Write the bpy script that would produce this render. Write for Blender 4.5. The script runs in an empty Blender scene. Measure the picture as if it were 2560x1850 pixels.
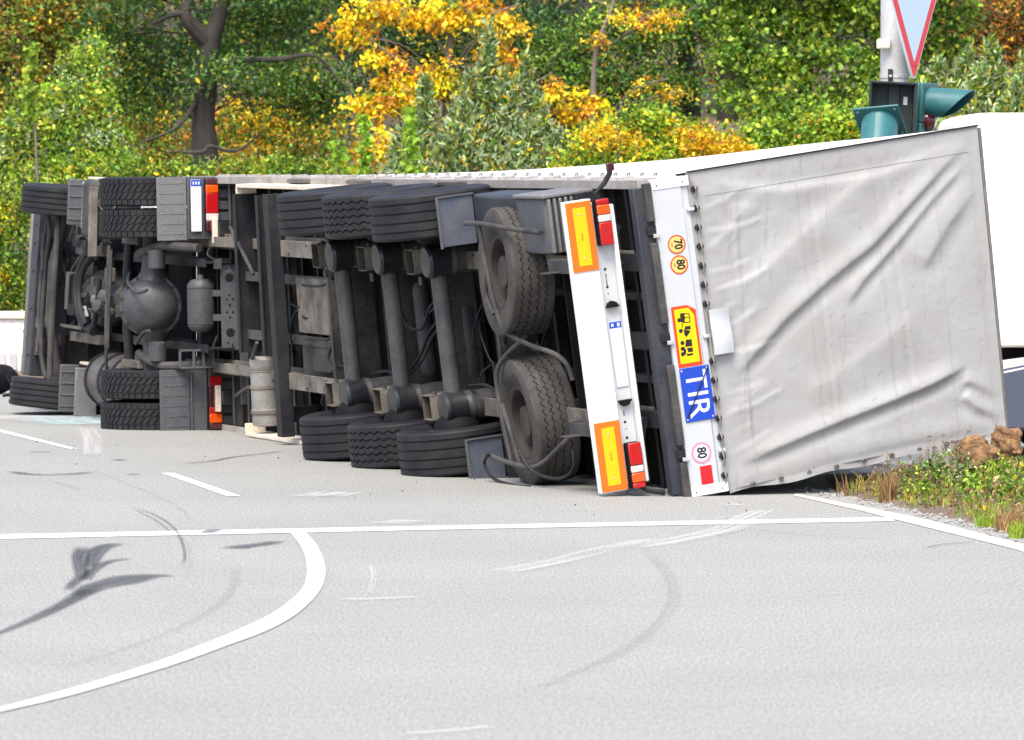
import bpy, bmesh, math, random
import numpy as np
from mathutils import Matrix, Vector

R = math.radians
sc = bpy.context.scene
col = sc.collection
random.seed(4)

# ------------------------------------------------------------------ camera, sky, sun, exposure
CAM_H, FPX, HOR = 2.45, 13760.0, 456.0            # camera height, focal length and horizon row on the 2560 px wide photograph
cd = bpy.data.cameras.new('camera'); cam = bpy.data.objects.new('camera', cd); col.objects.link(cam)
cam.location = (0, 0, CAM_H); cam.rotation_euler = (R(90), 0, 0)
cd.sensor_width = 36.0; cd.lens = FPX / 2560 * 36.0; cd.shift_y = -(925 - HOR) / 2560
cd.clip_start = 0.5; cd.clip_end = 3000
cd.dof.use_dof = True; cd.dof.focus_distance = 46.0; cd.dof.aperture_fstop = 5.6
sc.camera = cam
SUN_EL, SUN_AZ = 56.0, 196.0                        # azimuth clockwise from +Y: behind the camera, to its left
wd = bpy.data.worlds.new('World'); sc.world = wd; wd.use_nodes = True
nt = wd.node_tree; bg = nt.nodes['Background']
sky = nt.nodes.new('ShaderNodeTexSky'); sky.sky_type = 'NISHITA'; sky.sun_disc = False
sky.sun_elevation = R(SUN_EL); sky.sun_rotation = R(SUN_AZ); sky.dust_density = 4.0; sky.air_density = 1.0; sky.ozone_density = 0.6
nt.links.new(sky.outputs[0], bg.inputs[0]); bg.inputs[1].default_value = 0.14
sd = bpy.data.lights.new('sun', 'SUN'); sun = bpy.data.objects.new('sun', sd); col.objects.link(sun)
sd.energy = 1.5; sd.angle = R(30); sd.color = (1.0, 0.95, 0.87)
_s = Vector((math.sin(R(SUN_AZ)) * math.cos(R(SUN_EL)), math.cos(R(SUN_AZ)) * math.cos(R(SUN_EL)), math.sin(R(SUN_EL))))
sun.rotation_euler = _s.to_track_quat('Z', 'Y').to_euler(); sun.location = (-20, -10, 40)
sc.view_settings.view_transform = 'Standard'; sc.view_settings.look = 'None'
sc.view_settings.gamma = 1.0; sc.view_settings.use_curve_mapping = False
sc.view_settings.exposure = 1.38
sc.render.engine = 'CYCLES'
sc.cycles.use_denoising = True
sc.cycles.max_bounces = 6; sc.cycles.diffuse_bounces = 3; sc.cycles.glossy_bounces = 2
sc.cycles.transmission_bounces = 4; sc.cycles.transparent_max_bounces = 8

def G(px, py):                                      # the road point that the photograph shows at a pixel
    Y = CAM_H * FPX / (py - HOR)
    return ((px - 1280) / FPX * Y, Y)
def at(px, py, Y):                                  # the point at distance Y
    return Vector(((px - 1280) / FPX * Y, Y, CAM_H - (py - HOR) * Y / FPX))

# ------------------------------------------------------------------ materials
MATS = {}
def new_mat(name):
    m = bpy.data.materials.new(name); m.use_nodes = True; MATS[name] = m
    return m, m.node_tree, m.node_tree.nodes['Principled BSDF']
def c4(c): return (c[0], c[1], c[2], 1.0)
def mat(name, base, rough=0.5, metal=0.0, dirt=None, dirt_amt=0.5, scale=3.0, fine=None, bump=0.0, bscale=60.0, spec=0.4, coat=0.0, stretch=(1, 1, 1), trans=0.0, fine_amt=1.0):
    m, t, b = new_mat(name)
    N, L = t.nodes.new, t.links.new
    b.inputs['Roughness'].default_value = rough; b.inputs['Metallic'].default_value = metal
    b.inputs['Specular IOR Level'].default_value = spec; b.inputs['Coat Weight'].default_value = coat
    b.inputs['Base Color'].default_value = c4(base)
    if trans: b.inputs['Transmission Weight'].default_value = trans
    tc = N('ShaderNodeTexCoord'); mp = N('ShaderNodeMapping'); mp.inputs['Scale'].default_value = stretch
    L(tc.outputs['Object'], mp.inputs['Vector'])
    if dirt:
        n = N('ShaderNodeTexNoise'); n.inputs['Scale'].default_value = scale; n.inputs['Detail'].default_value = 6; n.inputs['Roughness'].default_value = 0.65
        L(mp.outputs[0], n.inputs['Vector'])
        r = N('ShaderNodeMapRange'); r.inputs[1].default_value = 0.35; r.inputs[2].default_value = 0.72; r.inputs[4].default_value = dirt_amt
        L(n.outputs[0], r.inputs[0])
        mx = N('ShaderNodeMix'); mx.data_type = 'RGBA'; mx.inputs[6].default_value = c4(base); mx.inputs[7].default_value = c4(dirt)
        L(r.outputs[0], mx.inputs[0])
        out = mx.outputs[2]
        n2 = N('ShaderNodeTexNoise'); n2.inputs['Scale'].default_value = scale * 14; n2.inputs['Detail'].default_value = 3
        L(mp.outputs[0], n2.inputs['Vector'])
        r2 = N('ShaderNodeMapRange'); r2.inputs[1].default_value = 0.3; r2.inputs[2].default_value = 0.7; r2.inputs[3].default_value = 1 - 0.2 * fine_amt; r2.inputs[4].default_value = 1 + 0.15 * fine_amt
        L(n2.outputs[0], r2.inputs[0])
        mu = N('ShaderNodeMix'); mu.data_type = 'RGBA'; mu.blend_type = 'MULTIPLY'; mu.inputs[0].default_value = 1.0
        L(out, mu.inputs[6]); L(r2.outputs[0], mu.inputs[7])
        L(mu.outputs[2], b.inputs['Base Color'])
        ra = N('ShaderNodeMapRange'); ra.inputs[3].default_value = rough; ra.inputs[4].default_value = min(1, rough + 0.35)
        L(r.outputs[0], ra.inputs[0]); L(ra.outputs[0], b.inputs['Roughness'])
    if bump:
        nb = N('ShaderNodeTexNoise'); nb.inputs['Scale'].default_value = bscale; nb.inputs['Detail'].default_value = 4
        L(mp.outputs[0], nb.inputs['Vector'])
        bp = N('ShaderNodeBump'); bp.inputs['Strength'].default_value = bump; bp.inputs['Distance'].default_value = 0.01
        L(nb.outputs[0], bp.inputs['Height']); L(bp.outputs[0], b.inputs['Normal'])
    return m

mat('frame', (0.014, 0.015, 0.020), 0.4, 0.1, dirt=(0.044, 0.042, 0.043), dirt_amt=0.75, scale=2.2, bump=0.2, spec=0.15)
mat('dusty', (0.032, 0.032, 0.036), 0.5, dirt=(0.115, 0.107, 0.10), dirt_amt=0.8, scale=3, bump=0.2, spec=0.15)
mat('beige_dust', (0.21, 0.19, 0.165), 0.8, dirt=(0.045, 0.042, 0.04), dirt_amt=0.9, scale=4, bump=0.15, spec=0.15)
mat('floorboard', (0.004, 0.004, 0.004), 0.8, dirt=(0.018, 0.015, 0.013), dirt_amt=0.8, scale=1.6, bump=0.2, spec=0.15)
mat('rubber', (0.013, 0.0135, 0.017), 0.48, dirt=(0.036, 0.036, 0.038), dirt_amt=0.6, scale=3.5, bump=0.25, bscale=40, spec=0.2)
mat('rubber_dusty', (0.045, 0.043, 0.042), 0.7, dirt=(0.10, 0.092, 0.084), dirt_amt=0.7, scale=4, bump=0.2, spec=0.15)
mat('rim', (0.055, 0.05, 0.048), 0.6, 0.2, dirt=(0.11, 0.097, 0.085), dirt_amt=0.7, scale=5, spec=0.15)
mat('black_gloss', (0.012, 0.013, 0.018), 0.28, dirt=(0.035, 0.033, 0.032), dirt_amt=0.55, scale=6, bump=0.15)
mat('cast', (0.055, 0.058, 0.066), 0.38, 0.2, dirt=(0.115, 0.112, 0.11), dirt_amt=0.7, scale=4, bump=0.25, spec=0.15)
mat('grey_plastic', (0.068, 0.074, 0.088), 0.55, dirt=(0.115, 0.112, 0.108), dirt_amt=0.5, scale=3, bump=0.1)
mat('grey_light', (0.125, 0.132, 0.142), 0.6, dirt=(0.185, 0.175, 0.16), dirt_amt=0.6, scale=3)
mat('blue_plastic', (0.06, 0.072, 0.105), 0.45, dirt=(0.14, 0.14, 0.15), dirt_amt=0.6, scale=3)
mat('dark_blue', (0.022, 0.026, 0.038), 0.4, dirt=(0.065, 0.064, 0.066), dirt_amt=0.5, scale=2.5)
mat('flap_rubber', (0.06, 0.075, 0.105), 0.35, dirt=(0.12, 0.12, 0.125), dirt_amt=0.6, scale=5)
mat('tank_grey', (0.165, 0.158, 0.15), 0.55, 0.2, dirt=(0.095, 0.088, 0.08), dirt_amt=0.7, scale=4)
mat('drum_grey', (0.25, 0.245, 0.235), 0.55, 0.1, dirt=(0.14, 0.13, 0.12), dirt_amt=0.7, scale=4)
mat('alu', (0.16, 0.145, 0.13), 0.4, 0.5, dirt=(0.075, 0.066, 0.058), dirt_amt=0.7, scale=4)
mat('cream', (0.72, 0.64, 0.52), 0.5, dirt=(0.4, 0.34, 0.27), dirt_amt=0.5, scale=3)
mat('siderail', (0.40, 0.38, 0.36), 0.5, 0.2, dirt=(0.17, 0.15, 0.13), dirt_amt=0.7, scale=3)
mat('white', (0.74, 0.75, 0.76), 0.35, dirt=(0.62, 0.60, 0.56), dirt_amt=0.5, scale=2.5, fine_amt=0.2)
mat('white_grey', (0.47, 0.50, 0.53), 0.35, 0.1, dirt=(0.45, 0.455, 0.46), dirt_amt=0.5, scale=1.5, fine_amt=0.15)
mat('plate', (0.56, 0.60, 0.65), 0.35)
mat('orange', (0.78, 0.13, 0.006), 0.4)
mat('yellow', (0.72, 0.44, 0.0), 0.4, dirt=(0.6, 0.35, 0.0), dirt_amt=0.5, scale=40)
mat('sticker_red', (0.65, 0.05, 0.012), 0.4)
mat('sticker_yellow', (0.75, 0.52, 0.0), 0.4)
mat('sticker_cream', (0.68, 0.46, 0.14), 0.4)
mat('sticker_white', (0.66, 0.64, 0.66), 0.4)
mat('sticker_pink', (0.6, 0.22, 0.33), 0.45)
mat('crimson', (0.50, 0.01, 0.018), 0.4)
mat('tir_blue', (0.012, 0.05, 0.40), 0.35)
mat('ink', (0.012, 0.012, 0.014), 0.5)
mat('letter_white', (0.58, 0.64, 0.74), 0.4)
mat('lens_red', (0.42, 0.005, 0.008), 0.15, dirt=(0.30, 0.004, 0.008), dirt_amt=0.8, scale=14, coat=0.6)
mat('lens_orange', (0.75, 0.085, 0.004), 0.15, dirt=(0.6, 0.06, 0.004), dirt_amt=0.6, scale=16, coat=0.6)
mat('lens_clear', (0.52, 0.48, 0.47), 0.15, coat=0.6)
mat('lens_dark', (0.06, 0.008, 0.014), 0.2, coat=0.6)
mat('rust', (0.26, 0.11, 0.045), 0.85, dirt=(0.45, 0.29, 0.14), dirt_amt=0.8, scale=8)
mat('rope', (0.22, 0.20, 0.18), 0.9)
mat('eyelet', (0.05, 0.052, 0.058), 0.35, 0.7)
mat('galv', (0.45, 0.46, 0.47), 0.5, 0.2, dirt=(0.34, 0.33, 0.33), dirt_amt=0.7, scale=6, bump=0.25, bscale=120)
mat('signal_green', (0.022, 0.12, 0.13), 0.24, dirt=(0.05, 0.13, 0.13), dirt_amt=0.5, scale=6, spec=0.6)
mat('signal_dark', (0.010, 0.022, 0.022), 0.6)
mat('sign_red', (0.75, 0.055, 0.075), 0.4)
mat('sign_white', (0.55, 0.70, 0.82), 0.35)
mat('box_cream', (0.80, 0.77, 0.68), 0.4, dirt=(0.74, 0.70, 0.60), dirt_amt=0.5, scale=0.8)
mat('car_paint', (0.035, 0.045, 0.085), 0.25, 0.3, coat=0.8)
mat('glass', (0.02, 0.03, 0.05), 0.05, spec=0.8)
mat('barrier', (0.74, 0.73, 0.72), 0.7, dirt=(0.6, 0.56, 0.5), dirt_amt=0.5, scale=2)
mat('chrome', (0.7, 0.7, 0.72), 0.15, 1.0)
mat('blue_cap', (0.04, 0.22, 0.6), 0.4)
mat('redbrown', (0.30, 0.07, 0.06), 0.5)
mat('bag_black', (0.006, 0.006, 0.008), 0.7, spec=0.15)
mat('rock', (0.085, 0.045, 0.025), 0.95, dirt=(0.36, 0.21, 0.10), dirt_amt=0.95, scale=11, bump=1.0, bscale=34)
mat('pebble', (0.34, 0.33, 0.33), 0.9, dirt=(0.2, 0.18, 0.17), dirt_amt=0.8, scale=12)
mat('bark', (0.020, 0.017, 0.015), 0.9, dirt=(0.062, 0.057, 0.047), dirt_amt=0.9, scale=3, bump=1.0, bscale=14, stretch=(1, 1, 0.15))
mat('bark_dark', (0.022, 0.017, 0.015), 0.95, dirt=(0.05, 0.04, 0.033), dirt_amt=0.9, scale=5, bump=0.8, bscale=16, stretch=(1, 1, 0.2))
mat('twig', (0.16, 0.135, 0.105), 0.9)
mat('soil', (0.10, 0.075, 0.055), 0.95, dirt=(0.19, 0.15, 0.11), dirt_amt=0.9, scale=5, bump=0.8, bscale=18)

# tarpaulin: woven, with grime running from the folds and thin creases
def tarp_mat():
    m, t, b = new_mat('tarp'); N, L = t.nodes.new, t.links.new
    tc = N('ShaderNodeTexCoord')
    n = N('ShaderNodeTexNoise'); n.inputs['Scale'].default_value = 1.3; n.inputs['Detail'].default_value = 8; n.inputs['Roughness'].default_value = 0.7
    n.inputs['Distortion'].default_value = 0.6
    L(tc.outputs['Object'], n.inputs['Vector'])
    cr = N('ShaderNodeValToRGB'); e = cr.color_ramp.elements
    e[0].position = 0.3; e[0].color = (0.278, 0.275, 0.268, 1); e[1].position = 0.68; e[1].color = (0.338, 0.347, 0.356, 1)
    L(n.outputs[0], cr.inputs[0])
    mp = N('ShaderNodeMapping'); mp.inputs['Scale'].default_value = (11, 2, 1.0); mp.inputs['Rotation'].default_value = (0, R(38), 0)
    L(tc.outputs['Object'], mp.inputs['Vector'])
    n2 = N('ShaderNodeTexNoise'); n2.inputs['Scale'].default_value = 2.2; n2.inputs['Detail'].default_value = 7; n2.inputs['Roughness'].default_value = 0.75
    L(mp.outputs[0], n2.inputs['Vector'])
    r2 = N('ShaderNodeMapRange'); r2.inputs[1].default_value = 0.57; r2.inputs[2].default_value = 0.78; r2.inputs[3].default_value = 1.0; r2.inputs[4].default_value = 0.66
    L(n2.outputs[0], r2.inputs[0])
    mu = N('ShaderNodeMix'); mu.data_type = 'RGBA'; mu.blend_type = 'MULTIPLY'; mu.inputs[0].default_value = 1
    L(cr.outputs[0], mu.inputs[6]); L(r2.outputs[0], mu.inputs[7]); L(mu.outputs[2], b.inputs['Base Color'])
    b.inputs['Roughness'].default_value = 0.55; b.inputs['Specular IOR Level'].default_value = 0.35
    nb = N('ShaderNodeTexNoise'); nb.inputs['Scale'].default_value = 9; nb.inputs['Detail'].default_value = 6; nb.inputs['Distortion'].default_value = 0.8
    L(tc.outputs['Object'], nb.inputs['Vector'])
    bp = N('ShaderNodeBump'); bp.inputs['Strength'].default_value = 0.25; bp.inputs['Distance'].default_value = 0.02
    L(nb.outputs[0], bp.inputs['Height']); L(bp.outputs[0], b.inputs['Normal'])
tarp_mat()

def road_mat():
    m, t, b = new_mat('asphalt'); N, L = t.nodes.new, t.links.new
    tc = N('ShaderNodeTexCoord')
    mp = N('ShaderNodeMapping'); mp.inputs['Scale'].default_value = (1, 0.16, 1); L(tc.outputs['Object'], mp.inputs['Vector'])
    g = N('ShaderNodeTexNoise'); g.inputs['Scale'].default_value = 72; g.inputs['Detail'].default_value = 3; g.inputs['Roughness'].default_value = 0.8
    L(mp.outputs[0], g.inputs['Vector'])
    cr = N('ShaderNodeValToRGB'); e = cr.color_ramp.elements
    e[0].position = 0.36; e[0].color = (0.165, 0.168, 0.158, 1); e[1].position = 0.64; e[1].color = (0.345, 0.348, 0.327, 1)
    L(g.outputs[0], cr.inputs[0])
    w = N('ShaderNodeTexNoise'); w.inputs['Scale'].default_value = 0.45; w.inputs['Detail'].default_value = 6; w.inputs['Roughness'].default_value = 0.6
    L(tc.outputs['Object'], w.inputs['Vector'])
    r = N('ShaderNodeMapRange'); r.inputs[1].default_value = 0.3; r.inputs[2].default_value = 0.7; r.inputs[3].default_value = 0.94; r.inputs[4].default_value = 1.05
    L(w.outputs[0], r.inputs[0])
    mu = N('ShaderNodeMix'); mu.data_type = 'RGBA'; mu.blend_type = 'MULTIPLY'; mu.inputs[0].default_value = 1
    L(cr.outputs[0], mu.inputs[6]); L(r.outputs[0], mu.inputs[7]); L(mu.outputs[2], b.inputs['Base Color'])
    b.inputs['Roughness'].default_value = 0.85; b.inputs['Specular IOR Level'].default_value = 0.3
    v = N('ShaderNodeTexVoronoi'); v.inputs['Scale'].default_value = 90; L(tc.outputs['Object'], v.inputs['Vector'])
    bp = N('ShaderNodeBump'); bp.inputs['Strength'].default_value = 0.5; bp.inputs['Distance'].default_value = 0.006
    L(v.outputs[0], bp.inputs['Height']); L(bp.outputs[0], b.inputs['Normal'])
road_mat()

def decal_mat(name, color, amt, scale, lo=0.35, hi=0.6, rough=0.8):   # a worn film on the road: point attribute "a" gives the coverage
    m, t, b = new_mat(name); N, L = t.nodes.new, t.links.new
    b.inputs['Base Color'].default_value = c4(color); b.inputs['Roughness'].default_value = rough
    tc = N('ShaderNodeAttribute'); tc.attribute_name = 'tv'; n = N('ShaderNodeTexNoise'); n.inputs['Scale'].default_value = scale; n.inputs['Detail'].default_value = 5; n.inputs['Roughness'].default_value = 0.75
    L(tc.outputs['Vector'], n.inputs['Vector'])
    r = N('ShaderNodeMapRange'); r.inputs[1].default_value = lo; r.inputs[2].default_value = hi; L(n.outputs[0], r.inputs[0])
    at_ = N('ShaderNodeAttribute'); at_.attribute_name = 'a'
    m1 = N('ShaderNodeMath'); m1.operation = 'MULTIPLY'; L(r.outputs[0], m1.inputs[0]); L(at_.outputs['Fac'], m1.inputs[1])
    m2 = N('ShaderNodeMath'); m2.operation = 'MULTIPLY'; L(m1.outputs[0], m2.inputs[0]); m2.inputs[1].default_value = amt
    L(m2.outputs[0], b.inputs['Alpha'])
decal_mat('line_paint', (0.62, 0.63, 0.65), 1.0, 26, 0.27, 0.42, 0.6)
decal_mat('edge_paint', (0.74, 0.67, 0.56), 1.0, 22, 0.3, 0.45, 0.6)
decal_mat('skid', (0.03, 0.033, 0.045), 0.82, 22, 0.22, 0.66)
decal_mat('faint_skid', (0.05, 0.05, 0.055), 0.16, 6, 0.3, 0.75)
decal_mat('skid2', (0.03, 0.03, 0.04), 0.6, 20, 0.3, 0.65)
decal_mat('scrape', (0.75, 0.74, 0.74), 0.5, 7, 0.4, 0.7)
decal_mat('coolant', (0.5, 0.72, 0.76), 0.75, 5, 0.35, 0.65)
decal_mat('crack', (0.02, 0.02, 0.02), 0.9, 30, 0.2, 0.4)

def leaf_mat(name, trans=0.3):
    m = bpy.data.materials.new(name); m.use_nodes = True; MATS[name] = m
    t = m.node_tree; N, L = t.nodes.new, t.links.new
    t.nodes.remove(t.nodes['Principled BSDF']); out = t.nodes['Material Output']
    a = N('ShaderNodeAttribute'); a.attribute_name = 'lc'
    d = N('ShaderNodeBsdfDiffuse'); tr = N('ShaderNodeBsdfTranslucent'); gl = N('ShaderNodeBsdfGlossy'); gl.inputs['Roughness'].default_value = 0.45
    gl.inputs['Color'].default_value = (0.9, 0.95, 1, 1)
    L(a.outputs['Color'], d.inputs['Color']); L(a.outputs['Color'], tr.inputs['Color'])
    m1 = N('ShaderNodeMixShader'); m1.inputs[0].default_value = trans; L(d.outputs[0], m1.inputs[1]); L(tr.outputs[0], m1.inputs[2])
    m2 = N('ShaderNodeMixShader'); m2.inputs[0].default_value = 0.02; L(m1.outputs[0], m2.inputs[1]); L(gl.outputs[0], m2.inputs[2])
    L(m2.outputs[0], out.inputs['Surface'])
leaf_mat('leaf')

# ------------------------------------------------------------------ mesh builder
def V(*a): return Vector(a)
class MB:
    def __init__(s): s.v = []; s.f = []; s.m = []
    def add(s, vs, fs, mi=0):
        o = len(s.v); s.v += [tuple(p) for p in vs]
        for f in fs: s.f.append([i + o for i in f]); s.m.append(mi)
        return s
    def box(s, a0, a1, b0, b1, c0, c1, mi=0, seg=None):
        n = seg or max(1, int(abs(a1 - a0) / 0.8))
        vs = []; fs = []
        for i in range(n + 1):
            a = a0 + (a1 - a0) * i / n
            vs += [(a, b0, c0), (a, b1, c0), (a, b1, c1), (a, b0, c1)]
        for i in range(n):
            k = 4 * i
            for j in range(4):
                fs.append([k + j, k + (j + 1) % 4, k + 4 + (j + 1) % 4, k + 4 + j])
        fs += [[0, 1, 2, 3], [4 * n + 3, 4 * n + 2, 4 * n + 1, 4 * n]]
        return s.add(vs, fs, mi)
    def beam(s, p0, p1, a, b, up=(0, 0, 1), mi=0):
        p0, p1 = Vector(p0), Vector(p1); d = (p1 - p0).normalized(); u = Vector(up)
        x = d.cross(u)
        if x.length < 1e-3: x = d.cross(Vector((1, 0, 0)))
        x.normalize(); y = x.cross(d)
        q = [x * (sx * a / 2) + y * (sy * b / 2) for sx, sy in ((-1, -1), (1, -1), (1, 1), (-1, 1))]
        return s.add([p0 + k for k in q] + [p1 + k for k in q], [[0, 1, 2, 3], [7, 6, 5, 4]] + [[i, (i + 1) % 4, 4 + (i + 1) % 4, 4 + i] for i in range(4)], mi)
    def tube(s, pts, r, n=8, mi=0, cap=True):
        pts = [Vector(p) for p in pts]; k = len(pts)
        rs = r if isinstance(r, (list, tuple)) else [r] * k
        vs = []; fs = []; prev = None
        for i, p in enumerate(pts):
            d = (pts[min(i + 1, k - 1)] - pts[max(i - 1, 0)]).normalized()
            if prev is None:
                x = d.cross(Vector((0.3, 0.2, 1))) 
                if x.length < 1e-3: x = d.cross(Vector((1, 0, 0)))
            else: x = prev - d * prev.dot(d)
            x.normalize(); prev = x; y = d.cross(x)
            for j in range(n):
                t = 2 * math.pi * j / n
                vs.append(p + (x * math.cos(t) + y * math.sin(t)) * rs[i])
        for i in range(k - 1):
            for j in range(n):
                fs.append([i * n + j, i * n + (j + 1) % n, (i + 1) * n + (j + 1) % n, (i + 1) * n + j])
        if cap: fs += [list(range(n))[::-1], [(k - 1) * n + j for j in range(n)]]
        return s.add(vs, fs, mi)
    def lathe(s, p, axis, prof, n=24, mi=0, cap=True, closed=False):
        p = Vector(p); d = Vector(axis).normalized(); x = d.cross(Vector((0.31, 0.2, 0.93)))
        if x.length < 1e-2: x = d.cross(Vector((1, 0, 0)))
        x.normalize(); y = d.cross(x); vs = []; fs = []; k = len(prof)
        for (r, t) in prof:
            for j in range(n):
                a = 2 * math.pi * j / n
                vs.append(p + d * t + (x * math.cos(a) + y * math.sin(a)) * r)
        for i in range(k - 1 + (1 if closed else 0)):
            i2 = (i + 1) % k
            for j in range(n):
                fs.append([i * n + j, i * n + (j + 1) % n, i2 * n + (j + 1) % n, i2 * n + j])
        if cap and not closed: fs += [list(range(n))[::-1], [(k - 1) * n + j for j in range(n)]]
        return s.add(vs, fs, mi)
    def prism(s, poly, off, mi=0):
        off = Vector(off); k = len(poly); vs = [Vector(p) for p in poly]; vs = vs + [p + off for p in vs]
        return s.add(vs, [list(range(k))[::-1], list(range(k, 2 * k))] + [[i, (i + 1) % k, k + (i + 1) % k, k + i] for i in range(k)], mi)
    def grid(s, fn, nu, nv, mi=0):
        vs = [fn(i / nu, j / nv) for i in range(nu + 1) for j in range(nv + 1)]
        fs = [[i * (nv + 1) + j, (i + 1) * (nv + 1) + j, (i + 1) * (nv + 1) + j + 1, i * (nv + 1) + j + 1] for i in range(nu) for j in range(nv)]
        return s.add(vs, fs, mi)
    def mesh(s, name, mats, mapf=None, origin=(0, 0, 0), smooth=True, angle=35):
        me = bpy.data.meshes.new(name); o = Vector(origin)
        vs = [tuple((Vector(mapf(*p)) if mapf else Vector(p)) - o) for p in s.v]
        me.from_pydata(vs, [], s.f)
        for m in mats: me.materials.append(MATS[m])
        me.polygons.foreach_set('material_index', s.m)
        bm = bmesh.new(); bm.from_mesh(me); bmesh.ops.recalc_face_normals(bm, faces=bm.faces); bm.to_mesh(me); bm.free()
        if smooth:
            me.polygons.foreach_set('use_smooth', [True] * len(me.polygons))
            try: me.set_sharp_from_angle(angle=R(angle))
            except Exception: pass
        me.update()
        return me

CUR = {}                                              # current thing: origin and map
def part(name, mb, mats, parent=None, bevel=0.0, label=None, mapf='cur', smooth=True, angle=35):
    if isinstance(mats, str): mats = [mats]
    org = CUR['o'] if parent is not None else (0, 0, 0)
    mf = CUR.get('map') if mapf == 'cur' else mapf
    me = mb.mesh(name, mats, mf, org, smooth, angle)
    ob = bpy.data.objects.new(name, me); col.objects.link(ob)
    if parent is not None: ob.parent = parent
    if bevel:
        b = ob.modifiers.new('bevel', 'BEVEL'); b.width = bevel; b.segments = 2; b.limit_method = 'ANGLE'; b.angle_limit = R(40)
    if label: ob['label'] = label
    return ob
def thing(name, label, cat, loc=(0, 0, 0), group=None, mapf=None):
    e = bpy.data.objects.new(name, None); col.objects.link(e); e.location = loc; e.empty_display_size = 0.2
    e['label'] = label; e['category'] = cat
    if group: e['group'] = group
    CUR['o'] = loc; CUR['map'] = mapf
    return e
def tag(o, label, cat, group=None, kind=None):
    o['label'] = label; o['category'] = cat
    if group: o['group'] = group
    if kind: o['kind'] = kind
    return o
def struct(o): o['kind'] = 'structure'; return o

def text_mesh(txt, size, place, mapf, name, m, parent, bold=0.0, sx=1.0):
    cu = bpy.data.curves.new(name, 'FONT'); cu.body = txt; cu.size = size; cu.align_x = 'CENTER'; cu.align_y = 'CENTER'; cu.offset = bold
    cu.resolution_u = 3
    tmp = bpy.data.objects.new(name, cu); col.objects.link(tmp)
    dg = bpy.context.evaluated_depsgraph_get(); dg.update()
    me = bpy.data.meshes.new_from_object(tmp.evaluated_get(dg))
    bpy.data.objects.remove(tmp)
    o = Vector(CUR['o'])
    for v in me.vertices:
        p = place(v.co.x * sx, v.co.y)
        v.co = Vector(mapf(*p) if mapf else p) - o
    me.materials.clear(); me.materials.append(MATS[m]); me.update()
    ob = bpy.data.objects.new(name, me); col.objects.link(ob); ob.parent = parent
    return ob

# ================================================================== SETTING
# ground, road, verge, wooded slope
mb = MB(); mb.add([(-1500, -300, -0.03), (1500, -300, -0.03), (1500, 2200, -0.03), (-1500, 2200, -0.03)], [[0, 1, 2, 3]])
CUR['o'] = (0, 0, 0)
ground = struct(part('ground', mb, 'soil', mapf=None))
mb = MB(); mb.add([(-60, -20, 0), (9, -20, 0), (9, 66, 0), (-60, 66, 0)], [[0, 1, 2, 3]])
road = struct(part('road', mb, 'asphalt', mapf=None))

def decal(name, quads, mname, z, alphas=None, tv=None):
    me = bpy.data.meshes.new(name); vs = [(x, y, z) for (x, y) in quads[0]]
    me.from_pydata(vs, [], quads[1]); me.materials.append(MATS[mname])
    at_ = me.attributes.new('a', 'FLOAT', 'POINT'); at_.data.foreach_set('value', alphas if alphas else [1.0] * len(vs))
    t2 = me.attributes.new('tv', 'FLOAT_VECTOR', 'POINT'); t2.data.foreach_set('vector', [c for q in (tv if tv else [(x, y, 0) for x, y, _ in vs]) for c in q])
    o = bpy.data.objects.new(name, me); col.objects.link(o); o.parent = road
    return o
def band(name, A, B, mname, z, n=4):                   # between two edge polylines of the same length
    vs = []; al = []
    for (a, b) in zip(A, B):
        for j in range(n + 1):
            t = j / n; vs.append((a[0] + (b[0] - a[0]) * t, a[1] + (b[1] - a[1]) * t)); al.append(1.0)
    k = len(A); fs = [[i * (n + 1) + j, (i + 1) * (n + 1) + j, (i + 1) * (n + 1) + j + 1, i * (n + 1) + j + 1] for i in range(k - 1) for j in range(n)]
    return decal(name, (vs, fs), mname, z, al)
def smooth_line(P, k=6):
    out = []
    for i in range(len(P) - 1):
        p0 = P[max(i - 1, 0)]; p1 = P[i]; p2 = P[i + 1]; p3 = P[min(i + 2, len(P) - 1)]
        for j in range(k):
            t = j / k
            out.append(tuple(0.5 * ((2 * p1[d]) + (p2[d] - p0[d]) * t + (2 * p0[d] - 5 * p1[d] + 4 * p2[d] - p3[d]) * t * t + (-p0[d] + 3 * p1[d] - 3 * p2[d] + p3[d]) * t ** 3) for d in range(len(p1))))
    out.append(tuple(P[-1])); return out
def streak(name, P, width, mname, z, k=6, taper=True):   # soft-edged mark along a line
    S = smooth_line(P, k); n = len(S); vs = []; al = []; tv = []; run = 0.0; sd_ = len(bpy.data.objects) * 1.7
    for i, p in enumerate(S):
        a = S[max(i - 1, 0)]; b = S[min(i + 1, n - 1)]; d = Vector((b[0] - a[0], b[1] - a[1])); d.normalize(); nn = Vector((-d.y, d.x))
        t = i / (n - 1); w = (width(t) if callable(width) else width)
        e = min(1, 8 * t, 8 * (1 - t)) if taper else 1
        run += math.hypot(p[0] - a[0], p[1] - a[1]) * 0.5
        for s_, al_ in ((-1, 0), (-0.55, 1), (0.55, 1), (1, 0)):
            tv.append((s_ * 0.32 + sd_, run * 0.05, 0))
            vs.append((p[0] + nn.x * w / 2 * s_, p[1] + nn.y * w / 2 * s_)); al.append(al_ * e)
    fs = [[i * 4 + j, i * 4 + 4 + j, i * 4 + 5 + j, i * 4 + 1 + j] for i in range(n - 1) for j in range(3)]
    return decal(name, (vs, fs), mname, z, al, tv)
Z7 = lambda x, y: G(x * 0.5644, 1080 + y * 0.5644)
Z8 = lambda x, y: G(1280 + x * 0.5644, 1180 + y * 0.5644)
PL = 0.004
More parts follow.
